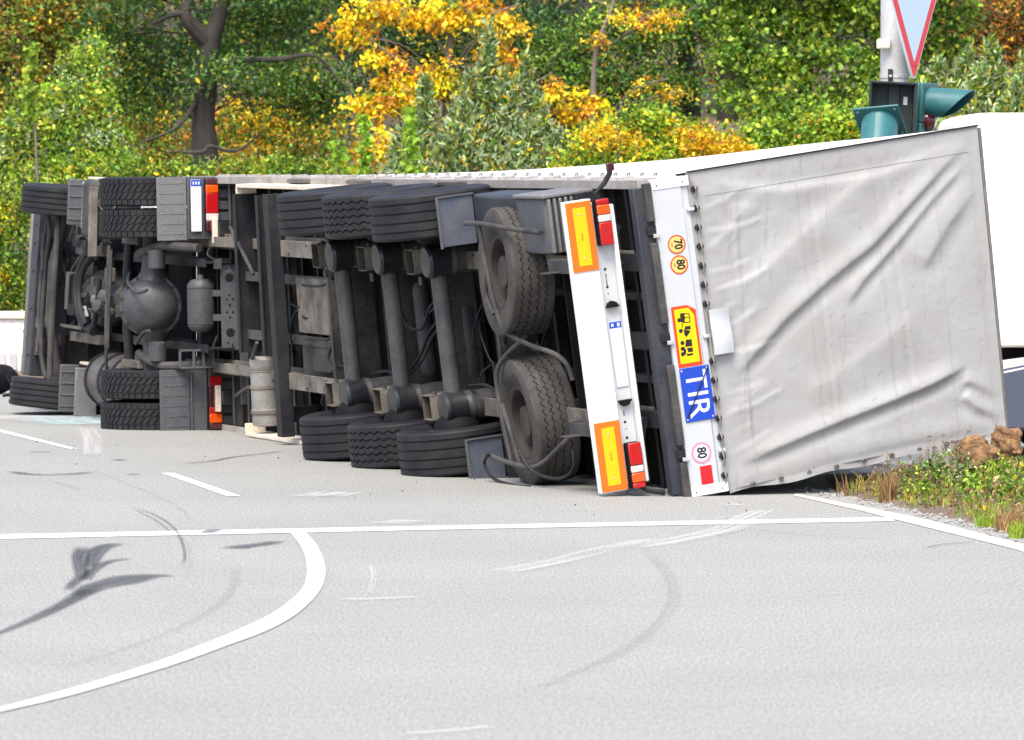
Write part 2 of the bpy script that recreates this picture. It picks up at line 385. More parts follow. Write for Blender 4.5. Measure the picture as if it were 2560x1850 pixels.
band('painted_line', [G(-900, 1355), G(0, 1337), G(1280, 1312), G(2235, 1294)], [G(-900, 1367), G(0, 1348.5), G(1280, 1321.5), G(2235, 1303.5)], 'line_paint', PL)
OUT = [(1345, 440), (1400, 500), (1435, 580), (1440, 640), (1420, 700), (1370, 760), (1300, 820), (1180, 885), (1020, 945), (800, 1025), (560, 1100), (300, 1175), (0, 1245), (-400, 1335)]
INN = [(1280, 445), (1330, 505), (1355, 565), (1360, 632), (1340, 695), (1280, 755), (1200, 812), (1060, 880), (900, 945), (700, 1022), (480, 1092), (250, 1160), (0, 1225), (-400, 1315)]
band('painted_curve', smooth_line([Z7(*p) for p in OUT]), smooth_line([Z7(*p) for p in INN]), 'line_paint', PL + 0.003)
TOPE = [G(1990, 1236), Z8(1600, 165), Z8(1840, 215), Z8(2268, 325), G(2900, 1475)]
BOTE = [G(1985, 1240), Z8(1560, 177), Z8(1760, 228), Z8(2240, 347), G(2880, 1493)]
band('edge_line', TOPE, BOTE, 'edge_paint', PL + 0.0015)
band('lane_dash', [Z7(715, 183), Z7(1005, 286)], [Z7(770, 183), Z7(1068, 286)], 'line_paint', PL)
band('lane_dash', [Z7(-120, -28), Z7(305, 76)], [Z7(-70, -28), Z7(345, 76)], 'line_paint', PL)
SK = PL + 0.005
def sk(name, P, w, m='skid', z=SK): return streak(name, [Z7(*p) for p in P], w, m, z)
sk('tyre_mark', [(-60, 915), (20, 885), (140, 835), (260, 778), (350, 728), (420, 690)], lambda t: 0.03 + 0.16 * t)
sk('tyre_mark', [(330, 740), (420, 692), (520, 668), (600, 645), (680, 640), (760, 644)], lambda t: 0.08 + 0.30 * math.sin(math.pi * t))
sk('tyre_mark', [(380, 510), (358, 545), (357, 590), (360, 640), (330, 668), (292, 708)], lambda t: 0.17 - 0.10 * t)
sk('tyre_mark', [(545, 498), (470, 508), (425, 540), (408, 575), (398, 606)], lambda t: 0.20 - 0.1 * t)
sk('tyre_mark', [(372, 662), (402, 622), (480, 578), (585, 564)], lambda t: 0.12 - 0.05 * t)
sk('tyre_mark', [(50, 178), (110, 188), (200, 192), (310, 189), (420, 180)], 0.13)
sk('tyre_mark', [(190, 216), (240, 225), (290, 238), (350, 262)], 0.10, 'faint_skid')
sk('tyre_mark', [(120, 92), (230, 90)], 0.10)
sk('tyre_mark', [(1030, 520), (1090, 508), (1160, 500), (1240, 487)], lambda t: 0.24 - 0.1 * t)
sk('tyre_mark', [(510, 128), (550, 124)], 0.14); sk('tyre_mark', [(560, 192), (620, 188)], 0.09); sk('tyre_mark', [(905, 452), (960, 436)], 0.14)
sk('tyre_mark', [(580, 335), (680, 368), (760, 418), (800, 478), (818, 540), (812, 600)], 0.028, 'skid2')
sk('tyre_mark', [(600, 350), (690, 395), (760, 450)], 0.02, 'skid2')
sk('tyre_mark', [(400, 165), (560, 232), (700, 290), (800, 345), (850, 400)], 0.05, 'faint_skid')
sk('tyre_mark', [(1040, 600), (1035, 680), (970, 770), (800, 870), (500, 985), (230, 1060)], 0.07, 'faint_skid')
sk('tyre_mark', [(760, 430), (830, 500), (842, 580), (830, 650)], 0.03, 'faint_skid')
streak('tyre_mark', [Z8(*p) for p in [(570, 335), (650, 410), (700, 480), (715, 560), (680, 640), (590, 730), (430, 830), (200, 930), (-20, 1005)]], 0.10, 'faint_skid', SK)
streak('tyre_mark', [Z8(*p) for p in [(1060, 566), (1300, 555), (1560, 548)]], 0.07, 'faint_skid', SK)
streak('tyre_mark', [Z8(*p) for p in [(880, 290), (1050, 262), (1300, 285), (1700, 305)]], 0.10, 'faint_skid', SK)
streak('road_crack', [Z7(*p) for p in [(805, 143), (870, 138), (950, 130), (1020, 116), (1100, 105), (1180, 97), (1262, 86)]], 0.035, 'crack', SK)
streak('road_crack', [Z8(*p) for p in [(1830, 338), (1920, 324), (2060, 311)]], 0.02, 'crack', SK)
streak('scrape_mark', [Z8(*p) for p in [(-60, 450), (200, 400), (420, 345), (640, 300)]], 0.28, 'scrape', SK + 0.001)
streak('scrape_mark', [Z8(*p) for p in [(520, 345), (760, 300), (950, 255), (1060, 205), (1150, 170)]], 0.3, 'scrape', SK + 0.001)
streak('scrape_mark', [Z8(*p) for p in [(940, 150), (1010, 148)]], 0.25, 'scrape', SK + 0.001)
streak('scrape_mark', [Z7(*p) for p in [(1500, 745), (1650, 745), (1860, 735)]], 0.16, 'scrape', SK + 0.001)
streak('scrape_mark', [Z7(*p) for p in [(1380, 280), (1440, 285), (1510, 270)]], 0.5, 'scrape', SK + 0.001)
streak('scrape_mark', [Z7(*p) for p in [(1700, 410), (1840, 395)]], 0.35, 'scrape', SK + 0.001)
streak('scrape_mark', [Z7(*p) for p in [(1780, 1345), (2000, 1330), (2200, 1310)]], 0.12, 'scrape', SK + 0.001)
streak('coolant_spill', [G(195, 1040), G(235, 1055), G(290, 1062)], 1.6, 'coolant', SK + 0.002)
streak('coolant_spill', [G(215, 1070), G(232, 1110), G(225, 1140)], 0.25, 'scrape', SK + 0.002)
streak('coolant_spill', [G(925, 1415), G(934, 1440), G(930, 1465), G(920, 1492)], 0.05, 'scrape', SK + 0.002)
streak('coolant_spill', [G(-60, 1052), G(60, 1045), G(180, 1058)], 1.0, 'scrape', SK + 0.002)

# verge bank beside the road (lit grass strip and the mound the trailer roof leans on)
def verge_edge(y): return 2.62 + (43.0 - y) * 0.195                       # where asphalt gives way to soil
def verge_z(x, y):
    d = x - verge_edge(y)
    if y > 43.4: d = x - (verge_edge(43.4) + (y - 43.4) * 0.02)
    if d <= 0: return -0.02 + d * 0.1
    z = 0.20 * (1 - math.exp(-(d / 0.75) ** 1.6)) 
    z *= 1.0 if y < 44.4 else math.exp(-((y - 44.4) / 0.7) ** 2)          # falls away again behind the trailer
    z *= min(1.0, max(0.25, (y - 34) / 6.5)) if y < 40.5 else 1.0
    return z + 0.02 * math.sin(9 * x + 3 * y) * min(1, d) + 0.015
mb = MB(); mb.grid(lambda u, v: (2.3 + u * 6.7, 26 + v * 20, verge_z(2.3 + u * 6.7, 26 + v * 20)), 60, 110)
verge = struct(part('verge', mb, 'soil', mapf=None))
def hill_z(x, y):
    t = max(0, y - 67)
    return -0.02 + 0.05 * t + 0.0030 * t * t + 0.25 * math.sin(x * 0.5) * min(1, t / 10)
mb = MB(); mb.grid(lambda u, v: (-45 + u * 90, 66.5 + v * 95, hill_z(-45 + u * 90, 66.5 + v * 95)), 40, 40)
slope = struct(part('wooded_slope', mb, 'soil', mapf=None))

# ================================================================== the overturned lorry: (l, h, w) = metres forward, up and to the left of the vehicle as built
SA, CA = math.sin(R(20)), math.cos(R(20))
LO = Vector((1.44, 43.0, 0.0))
LS = [0, 3.8, 6.4, 10.5, 12.9, 14, 16.5, 18]; RS = [8, 7.2, 6.2, 2.6, 0.4, -0.4, -3.5, -3.8]
def frame(l, h, w):
    r = R(float(np.interp(l, LS, RS))); dh = h - 1.15; dw = w + 1.25
    c, s = math.cos(r), math.sin(r)
    Hd = Vector((CA * c, SA * c, s)); Wd = Vector((-CA * s, -SA * s, c)); Fd = Vector((-SA, CA, 0))
    return LO + Fd * l + Hd * dh + Wd * dw, Fd, Hd, Wd
def LM(l, h, w): return frame(l, h, w)[0]
def place(ob, l, h, w, ax='w', spin=0.0, extra=None):     # rigid: local z of the mesh along the vehicle axis
    p, Fd, Hd, Wd = frame(l, h, w)
    if ax == 'w': X, Y, Z = Hd, Fd, Wd
    elif ax == '-w': X, Y, Z = Fd, Hd, -Wd
    elif ax == '-h': X, Y, Z = Wd, Fd, -Hd
    m = Matrix((X, Y, Z)).transposed().to_4x4()
    if extra is not None: m = m @ extra
    m = Matrix.Translation(p - Vector(CUR['o'])) @ m @ Matrix.Rotation(spin, 4, 'Z')
    ob.matrix_local = m

# tyre meshes, axis z, outer side at +z
def tyre_profile(Ro, Wt, Rb, grooves, zig=False):
    hw = Wt / 2; P = [(Rb, -hw * 0.72), (Rb + 0.03, -hw * 0.86), (Rb + (Ro - Rb) * 0.45, -hw), (Ro - 0.05, -hw * 0.985), (Ro - 0.014, -hw * 0.93)]
    tw = hw * 0.86; P.append((Ro - 0.002, -tw)); k = len(grooves)
    for g in grooves:
        P += [(Ro, g - 0.009), (Ro - 0.014, g - 0.006), (Ro - 0.014, g + 0.006), (Ro, g + 0.009)]
    P += [(Ro - 0.002, tw), (Ro - 0.014, hw * 0.93), (Ro - 0.05, hw * 0.985), (Ro - (Ro - Rb) * 0.55, hw), (Rb + 0.03, hw * 0.86), (Rb, hw * 0.72)]
    return P
def tyre_mesh(name, Ro, Wt, Rb, grooves, m, kind='rib', n=72):
    mb = MB(); P = tyre_profile(Ro, Wt, Rb, grooves)
    n = n; vs = []; fs = []; k = len(P)
    for i, (r, t) in enumerate(P):
        for j in range(n):
            a = 2 * math.pi * j / n; tt = t
            if kind == 'zig' and abs(t) < Wt * 0.4 and r > Ro - 0.02: tt = t + (0.011 if j % 2 else -0.011)
            vs.append((r * math.cos(a), r * math.sin(a), tt))
    for i in range(k - 1):
        for j in range(n): fs.append([i * n + j, i * n + (j + 1) % n, (i + 1) * n + (j + 1) % n, (i + 1) * n + j])
    mb.add(vs, fs)
    if kind == 'block':                                     # drive tyre: raised blocks, slanted in the middle rows
        nb = 48; hw = Wt / 2 * 0.9; rows = [(-hw, -hw * 0.62, 0.0), (-hw * 0.56, -hw * 0.06, 0.55), (hw * 0.0, hw * 0.56, 0.55), (hw * 0.62, hw, 0.0)]
        for ri, (z0, z1, sl) in enumerate(rows):
            for j in range(nb):
                a0 = 2 * math.pi * (j + 0.5 * (ri % 2)) / nb; wd_ = 2 * math.pi / nb * 0.76; sh = sl * 2 * math.pi / nb * 1.4
                q = [(a0, z0), (a0 + wd_, z0), (a0 + wd_ + sh, z1), (a0 + sh, z1)]
                lo = [((Ro - 0.004) * math.cos(a), (Ro - 0.004) * math.sin(a), z) for a, z in q]
                hi = [((Ro + 0.014) * math.cos(a), (Ro + 0.014) * math.sin(a), z) for a, z in q]
                mb.add(lo + hi, [[4, 5, 6, 7]] + [[i, (i + 1) % 4, 4 + (i + 1) % 4, 4 + i] for i in range(4)])
    return mb.mesh(name, [m], angle=30)
def rim_mesh(name, Rb, Wt, m):
    mb = MB(); hw = Wt * 0.36
    mb.lathe((0, 0, 0), (0, 0, 1), [(Rb + 0.004, -hw - 0.012), (Rb - 0.012, -hw - 0.014), (Rb - 0.03, -hw), (Rb - 0.045, 0), (Rb - 0.03, hw - 0.05), (Rb - 0.06, hw - 0.09), (0.155, hw - 0.08), (0.15, hw - 0.03), (0.09, hw - 0.02)], 32, cap=False)
    mb.lathe((0, 0, 0), (0, 0, 1), [(Rb + 0.004, hw + 0.012), (Rb - 0.012, hw + 0.014), (Rb - 0.03, hw), (Rb - 0.03, hw - 0.05)], 32, cap=False)
    for j in range(10):
        a = 2 * math.pi * j / 10
        mb.lathe((0.125 * math.cos(a), 0.125 * math.sin(a), hw - 0.035), (0, 0, 1), [(0.014, 0), (0.014, 0.03)], 6)
    mb.lathe((0, 0, 0), (0, 0, 1), [(0.13, -0.12), (0.15, 0.0), (0.12, hw - 0.03)], 16)
    return mb.mesh(name, [m])
TR_A = tyre_mesh('tyre', 0.515, 0.385, 0.29, [-0.115, -0.04, 0.04, 0.115], 'rubber')
TR_B = tyre_mesh('tyre', 0.515, 0.385, 0.29, [-0.12, -0.06, 0.0, 0.06, 0.12], 'rubber', 'zig')
TR_S = tyre_mesh('tyre', 0.525, 0.385, 0.29, [-0.10, -0.035, 0.035, 0.10], 'rubber_dusty', 'zig', 96)
TD = tyre_mesh('tyre', 0.505, 0.29, 0.29, [-0.05, 0.05], 'rubber', 'block')
TF = tyre_mesh('tyre', 0.515, 0.315, 0.29, [-0.09, -0.03, 0.03, 0.09], 'rubber')
RIM = rim_mesh('rim', 0.30, 0.385, 'rim'); RIM_N = rim_mesh('rim', 0.30, 0.29, 'rim')
def wheel(parent, tyre, rim, l, h, w, ax, name='wheel', label=None, extra=None, spin=0.0):
    e = bpy.data.objects.new(name, None); col.objects.link(e); e.parent = parent; e.empty_display_size = 0.1
    place(e, l, h, w, ax, spin, extra)
    for nm, d in (('tyre', tyre), ('rim', rim)):
        o = bpy.data.objects.new(nm, d); col.objects.link(o); o.parent = e
        if nm == 'rim' and name == 'spare_wheel': o.rotation_euler = (math.pi, 0, 0)
    if label: e['label'] = label
    return e

# ---------------------------------------------------------------- semi-trailer
TRL = thing('semi_trailer', 'overturned semi-trailer with grey tarpaulin body lying on its side across the road', 'trailer', tuple(LM(0, 1.15, -1.25)), mapf=LM)
T = TRL
FL = 13.55
mb = MB(); mb.box(0.02, FL, 1.15, 1.19, -1.2, 1.2, seg=20); part('floor', mb, 'floorboard', T)
for s_ in (1, -1):                                           # chassis I-beams
    w0 = 0.62 * s_; mb = MB()
    mb.box(0.4, 9.1, 0.72, 0.745, w0 - 0.075, w0 + 0.075, seg=14); mb.box(0.4, 9.1, 0.745, 1.03, w0 - 0.008, w0 + 0.008, seg=14)
    mb.box(0.4, 13.2, 1.03, 1.055, w0 - 0.075, w0 + 0.075, seg=16); mb.box(9.1, 13.2, 0.95, 1.03, w0 - 0.01, w0 + 0.01, seg=4); mb.box(9.1, 13.2, 0.935, 0.95, w0 - 0.05, w0 + 0.05, seg=4)
    part('chassis_rail', mb, 'beige_dust', T, bevel=0.003)
for i in range(26):                                          # floor crossmembers
    l = 0.45 + i * 0.5; mb = MB()
    mb.box(l - 0.004, l + 0.004, 1.06, 1.15, -1.2, 1.2); mb.box(l - 0.03, l + 0.03, 1.055, 1.063, -1.2, 1.2)
    part('crossmember', mb, 'dusty' if i % 3 else 'frame', T)
for l in (2.95, 4.25, 5.6, 7.1, 7.55):                       # deep cross beams at the axles
    mb = MB(); mb.box(l - 0.006, l + 0.006, 0.74, 1.02, -0.55, 0.55); mb.box(l - 0.012, l + 0.05, 0.725, 0.74, -0.55, 0.55)
    part('cross_beam', mb, 'dusty', T, bevel=0.002)
for l in (3.3, 4.6, 5.95):                                   # gussets by the lower rail
    mb = MB(); mb.prism([(l, 0.78, -0.54), (l, 0.78, -0.24), (l, 1.02, -0.54)], (0.01, 0, 0)); mb.prism([(l - 0.02, 0.77, -0.54), (l - 0.02, 0.77, -0.26), (l + 0.02, 0.77, -0.26), (l + 0.02, 0.77, -0.54)], (0, 0.008, 0))
    part('gusset', mb, 'frame', T)
# side rails with hooks
for s_ in (1, -1):
    a, b = (1.19, 1.262) if s_ > 0 else (-1.262, -1.19)
    mb = MB(); mb.box(0.0, FL, 1.0, 1.03, a, b, seg=20); mb.box(0.0, FL, 1.03, 1.17, a + (0.03 if s_ > 0 else 0.0), b - (0.0 if s_ > 0 else 0.03) - 0.004, seg=20); mb.box(0, FL, 1.17, 1.33, b - 0.028 if s_ > 0 else a, b if s_ > 0 else a + 0.028, mi=1, seg=20)
    sr = part('side_rail', mb, ['siderail', 'white_grey'], T, bevel=0.003)
    if s_ > 0:
        for i in range(22):
            l = 0.5 + i * 0.56; mb = MB(); mb.box(l, l + 0.05, 1.03, 1.165, b - 0.005, b + 0.018)
            part('rail_bracket', mb, 'siderail', sr, bevel=0.003)
        for i in range(36):
            l = 0.25 + i * 0.3; mb = MB(); mb.tube([(l, 1.26, b + 0.002), (l, 1.27, b + 0.016), (l + 0.05, 1.27, b + 0.016), (l + 0.05, 1.26, b + 0.002)], 0.005, 5)
            part('lashing_hook', mb, 'dusty', sr)
        for l in (4.2, 6.9, 8.9): 
            mb = MB(); mb.prism([(l, 0.94, 1.215), (l + 0.5, 0.94, 1.215), (l + 0.62, 1.0, 1.215), (l - 0.12, 1.0, 1.215)], (0, 0, 0.03)); part('rail_gusset', mb, 'alu', sr)
# tarpaulin sides, roof, front
def w_top(l): return float(np.interp(l, [0, 0.6, 1, 2, 3, 4, 5, 6, 8, 10, 12, 13.6], [1.286, 1.267, 1.256, 1.228, 1.21, 1.184, 1.162, 1.131, 1.14, 1.18, 1.23, 1.26]))
def h_top(w): return 3.845 + 0.09 * (w + 1.2) / 2.45
def side_fn(s_):
    def fn(u, v):
        l = 0.03 + u * (FL - 0.03); h = 1.30 + v * (h_top(1.25 * s_) - 1.30); bulge = 0.03 * math.sin(math.pi * v) + 0.012 * math.sin(l * 2.3) * math.sin(math.pi * v)
        w = 1.262 + (w_top(l) - 1.262) * v - 0.015 * math.sin(math.pi * v) * min(1, l) + 0.005 * math.sin(l * 2.3) * math.sin(math.pi * v) if s_ > 0 else -1.245 + (0.085 * max(0, (h - 1.3) / 2.66) * max(0, 1 - l / 4))
        return (l, h, w)
    return fn
mb = MB(); mb.grid(side_fn(1), 60, 12); part('side_tarp', mb, 'tarp_white' if 'tarp_white' in MATS else 'white', T)
mb = MB(); mb.grid(side_fn(-1), 60, 12); part('side_tarp', mb, 'white', T)
mb = MB(); mb.grid(lambda u, v: (0.03 + u * (FL - 0.03), h_top(-1.16 + v * 2.43) + 0.012 * math.sin(u * 40) * math.sin(math.pi * v), -1.16 + v * (w_top(0.03 + u * (FL - 0.03)) + 1.16)), 50, 8); part('roof_tarp', mb, 'tarp', T)
mb = MB(); mb.box(FL - 0.03, FL, 1.15, 3.83, -1.24, 1.24, seg=1); part('front_wall', mb, 'white', T)

# rear tarpaulin with its folds
def pq(px, py):                                              # rear-face position (h, w) of a fold point read off the photograph
    e = np.array([1.0, 0.0]); 
    tx, ty = px, py; v = np.array([2.5, 0.0])
    def F(v):
        P = LM(0, v[0], v[1]); return np.array([1280 + FPX * P.x / P.y - tx, HOR - FPX * (P.z - CAM_H) / P.y - ty])
    for _ in range(8):
        f0 = F(v); J = np.column_stack([(F(v + d) - f0) / 1e-3 for d in (np.array([1e-3, 0]), np.array([0, 1e-3]))]); v = v - np.linalg.solve(J, f0)
    return v
FOLDS = []
def fold(P, amp, wid, asym=0.6): 
    Q = [pq(*p) for p in P]; FOLDS.append((Q, amp, wid, asym))
fold([(2432, 330), (2300, 470), (2170, 612), (2060, 700), (1960, 790), (1880, 880), (1820, 950)], 0.028, 0.056)
fold([(2425, 390), (2320, 500), (2230, 610), (2150, 700), (2100, 770)], 0.019, 0.046)
fold([(2450, 450), (2360, 560), (2290, 680)], 0.02, 0.08)
fold([(2425, 905), (2320, 962), (2200, 1012), (2080, 1060), (1950, 1115), (1830, 1168)], 0.034, 0.050, 0.8)
fold([(2515, 1045), (2440, 1020), (2400, 985)], 0.022, 0.05)
fold([(2500, 990), (2440, 960), (2400, 950)], 0.018, 0.05)
fold([(2515, 1062), (2300, 1100), (2080, 1150), (1900, 1200), (1815, 1222)], 0.03, 0.06)
fold([(1745, 500), (1800, 560), (1850, 600)], 0.006, 0.05); fold([(1730, 470), (1820, 520), (1900, 520)], 0.006, 0.06)
fold([(1755, 640), (1830, 560), (1900, 470)], 0.006, 0.06); fold([(1780, 900), (1850, 820), (1900, 740)], 0.006, 0.06)
fold([(1795, 1060), (1860, 1000), (1930, 950)], 0.006, 0.06); fold([(1720, 450), (1950, 480), (2200, 440), (2420, 345)], 0.014, 0.06)
for i_ in range(14):
    y_ = 480 + i_ * 51; x_ = 1735 + i_ * 5.6; fold([(x_, y_), (x_ + 40 + 25 * (i_ % 3), y_ - 14 - 18 * (i_ % 2)), (x_ + 85 + 40 * (i_ % 3), y_ - 40 - 34 * (i_ % 2))], 0.0028 + 0.0015 * (i_ % 3), 0.022)
fold([(1830, 440), (1850, 800), (1880, 1150)], 0.006, 0.02); fold([(2015, 420), (2050, 750), (2090, 1080)], -0.005, 0.02); fold([(2200, 390), (2250, 750), (2290, 1060)], -0.005, 0.02)
fold([(1800, 760), (1950, 640), (2080, 520), (2200, 420)], 0.014, 0.10); fold([(2000, 1000), (2150, 900), (2300, 780)], 0.012, 0.12)
def fold_disp(h, w):
    d = 0.0; p = np.array([h, w])
    for (Q, amp, wid, asym) in FOLDS:
        best = 1e9; bt = 0; bs = 1; n = len(Q) - 1
        for i in range(n):
            a, b = Q[i], Q[i + 1]; ab = b - a; L2 = ab @ ab; t = max(0.0, min(1.0, ((p - a) @ ab) / L2)); q = a + ab * t; r = p - q; dd = r @ r
            if dd < best: best = dd; bt = (i + t) / n; bs = 1 if (ab[0] * r[1] - ab[1] * r[0]) > 0 else -1
        dist = math.sqrt(best)
        if dist > 4 * wid: continue
        tp = min(1, 6 * bt, 6 * (1 - bt)); tp = tp * tp * (3 - 2 * tp)
        # steep on the under side of the fold, long on the upper side
        wd_ = wid * (1 + asym) if bs < 0 else wid * (1 - asym * 0.7)
        d += amp * tp * math.exp(-(dist / wd_) ** 2)
        if bs > 0: d -= 0.35 * amp * tp * math.exp(-((dist - 1.6 * wid) / (wid * 0.8)) ** 2)
    return d
rs = random.Random(3); WV = [(rs.uniform(-9, 9), rs.uniform(-9, 9), rs.uniform(0, 6), rs.uniform(0.0004, 0.0011)) for _ in range(14)]
def tarp_fn(u, v):
    h0 = 1.395; h1 = 3.84 + 0.085 * v
    wl = -1.245 + 0.085 * u; wh = 1.262 + 0.028 * u
    h = h0 + (h1 - h0) * u; w = wl + (wh - wl) * v
    edge = min(1, 14 * u, 10 * (1 - u), 10 * v, 10 * (1 - v))
    d = fold_disp(h, w) + 0.02 * math.sin(math.pi * u) * math.sin(math.pi * v) + sum(A * math.sin(a * h + b * w + c) for a, b, c, A in WV)
    sag = 0.02 * math.sin(u * math.pi) * (1 - v) ** 6
    return (-0.03 - d * edge, h, w + sag)
mb = MB(); mb.grid(tarp_fn, 150, 150); part('rear_tarp', mb, 'tarp', T, angle=180, label='wrinkled grey tarpaulin over the rear end')
mb = MB(); mb.tube([(-0.04, 1.40 + i * 0.158, 1.27 + i * 0.0014) for i in range(17)], 0.007, 6); part('tarp_seam', mb, 'ink', T)
mb = MB(); mb.tube([(-0.02, h_top(-1.16 + i * 0.243) + 0.008, -1.16 + i * 0.243) for i in range(11)], 0.014, 6); part('tarp_seam', mb, 'tank_grey', T)
mb = MB(); mb.grid(lambda u, v: (-0.035 + 0.02 * math.sin(u * 17), 1.42 + u * 2.5, -1.272 + 0.085 * u + 0.055 * v + 0.012 * math.sin(u * 23)), 40, 2); part('tarp_hem', mb, 'tarp', T)
for u0, wd_ in ((0.115, 0.006), (0.36, 0.0035), (0.62, 0.0035), (0.83, 0.0035), (0.965, 0.008)):
    mb = MB(); mb.grid(lambda a, b: tuple(np.array(tarp_fn(u0 + wd_ * (a - 0.5), 0.03 + 0.94 * b)) - np.array([0.0035, 0, 0])), 1, 60); part('tarp_seam', mb, 'tarp', T, angle=180)
mb = MB(); mb.grid(lambda a, b: tuple(np.array(tarp_fn(0.05 + 0.92 * b, 0.925 + 0.008 * (a - 0.5))) - np.array([0.0035, 0, 0])), 1, 60); part('tarp_seam', mb, 'tarp', T, angle=180)
rsc = random.Random(12)
for i in range(34):
    u, v = rsc.uniform(0.1, 0.95), rsc.uniform(0.12, 0.9); L_ = rsc.uniform(0.006, 0.03); a_ = rsc.choice([0.5, 0.6, 0.1, 0.35]) + rsc.uniform(-0.1, 0.1)
    mb = MB(); mb.grid(lambda a, b: tuple(np.array(tarp_fn(u + L_ * b * math.cos(a_) - 0.0007 * (a - 0.5), v + L_ * b * math.sin(a_) + 0.0008 * (a - 0.5) * (1 - b))) - np.array([0.003, 0, 0])), 1, 4); part('scuff_mark', mb, 'tank_grey', T)
# eyelets with their cord
EY = []
for i in range(16):
    if i in (7, 8): continue
    w = 1.13 - i * 0.15; h = 1.445 - 0.004 * i
    mb = MB(); mb.lathe((-0.055, h, w), (-1, 0, 0), [(0.026, -0.02), (0.028, 0.0), (0.026, 0.012), (0.012, 0.014), (0.010, 0.004)], 14)
    mb.box(-0.085, -0.065, h - 0.004, h + 0.004, w - 0.02, w + 0.02)
    part('eyelet', mb, 'eyelet', T); EY.append((h, w))
pts = [(-0.06, 1.40, 1.262), (-0.05, 1.425, 1.2)]
for i, (h, w) in enumerate(EY):
    pts += [(-0.075, h - 0.002, w + 0.03), (-0.09, h, w), (-0.075, h + 0.003, w - 0.03), (-0.06, h - 0.012 + 0.01 * (i % 2), w - 0.07)]
mb = MB(); mb.tube(pts, 0.0075, 5); part('tarp_rope', mb, 'rope', T)
for i in range(8):
    mb = MB(); h = 1.62 + i * 0.24; w = -1.235 + 0.085 * (h - 1.4) / 2.56; mb.lathe((-0.05, h, w), (-1, 0, -0.3), [(0.02, -0.01), (0.02, 0.008), (0.011, 0.010), (0.008, 0.003)], 12); part('eyelet', mb, 'tank_grey', T)
mb = MB(); mb.grid(lambda u, v: (-0.085 - 0.018 * math.sin(math.pi * u) - 0.008 * math.sin(2 * math.pi * v), 1.425 + 0.165 * u, -0.175 + 0.355 * v), 6, 10); mb.grid(lambda u, v: (-0.07, 1.425 + 0.165 * u, -0.175 + 0.355 * v), 1, 1)
part('document_pouch', mb, 'white_grey', T)
# rear frame
mb = MB(); mb.box(-0.06, 0.06, 1.085, 1.335, -1.245, 1.25); mb.box(-0.045, 0.05, 1.335, 1.395, -1.24, 1.245)
rf = part('rear_frame', mb, 'white_grey', T, bevel=0.008)
for w in (0.98, -0.02, -0.92):
    mb = MB(); mb.box(-0.07, -0.045, 1.36, 1.42, w - 0.012, w + 0.012); part('hinge', mb, 'white_grey', rf, bevel=0.002)
for w0 in (1.17, -1.245):
    mb = MB(); mb.box(-0.066, -0.061, 1.09, 1.40, w0, w0 + 0.075)
    for q in (1.13, 1.35): mb.lathe((-0.066, q, w0 + 0.03), (-1, 0, 0), [(0.007, 0), (0.006, 0.004)], 8, mi=1)
    part('corner_plate', mb, ['white', 'eyelet'], rf)
mb = MB(); mb.box(-0.03, 0.08, 0.945, 1.083, -1.215, 1.2); rb = part('rear_beam', mb, 'dark_blue', T, bevel=0.006)
for (w0, w1) in ((0.93, 1.23), (0.13, 0.76), (-0.83, -0.2), (-1.24, -0.97)):
    mb = MB(); mb.box(-0.085, -0.032, 1.02, 1.078, w0, w1); part('rubber_buffer', mb, 'dusty', rb, bevel=0.006)
for w in (0.86, 0.02, -0.9):
    mb = MB(); mb.box(-0.06, -0.032, 1.01, 1.083, w - 0.035, w + 0.035); mb.box(-0.085, -0.06, 1.05, 1.10, w - 0.06, w - 0.03, mi=1); part('latch', mb, ['frame', 'galv'], rb, bevel=0.003)
# stickers and plates on the frame: reading direction is down the picture, letter tops toward the roof
SX = -0.063
def on_frame(h0, w0, dl=0.0): return lambda x, y: (SX - dl, h0 + y, w0 - x)
def disc(h, w, r, l, m, name, parent, n=28, r_in=0.0):
    mb = MB(); vs = [(l, h + r * math.cos(2 * math.pi * i / n), w + r * math.sin(2 * math.pi * i / n)) for i in range(n)]
    if r_in:
        vs += [(l, h + r_in * math.cos(2 * math.pi * i / n), w + r_in * math.sin(2 * math.pi * i / n)) for i in range(n)]
        mb.add(vs, [[i, (i + 1) % n, n + (i + 1) % n, n + i] for i in range(n)])
    else: mb.add(vs, [list(range(n))])
    return part(name, mb, m, parent, smooth=False)
def speed(h, w, r, txt, bgm, rim_m, small=None, rw=0.86):
    d = disc(h, w, r, SX, bgm, 'speed_sticker', rf); disc(h, w, r, SX - 0.0012, rim_m, 'rim_band', d, r_in=r * rw)
    text_mesh(txt, r * 1.3, on_frame(h + r * (0.14 if small else 0.0), w, 0.0016), LM, 'digits', 'ink', d, bold=0.003, sx=0.82)
    if small: text_mesh(small, r * 0.36, on_frame(h - r * 0.52, w, 0.0016), LM, 'small_letters', 'ink', d)
speed(1.235, 0.725, 0.074, '70', 'sticker_cream', 'sticker_red', 'km')
speed(1.235, 0.565, 0.074, '80', 'sticker_cream', 'sticker_red', 'km')
speed(1.215, -0.915, 0.083, '80', 'sticker_white', 'sticker_pink', None, 0.80)
def flat(poly, l, m, name, parent, label=None):
    mb = MB(); mb.add([(l, h, w) for h, w in poly], [list(range(len(poly)))]); return part(name, mb, m, parent, smooth=False, label=label)
flat([(1.185, -1.165), (1.285, -1.165), (1.285, -1.02), (1.185, -1.02)], SX, 'crimson', 'reflector_patch', rf)
yp = flat([(1.118, -0.235), (1.322, -0.235), (1.322, 0.20), (1.255, 0.245), (1.118, 0.245)], SX - 0.0005, 'sticker_red', 'warning_sticker', rf, 'yellow warning sticker showing black truck and trailer shapes')
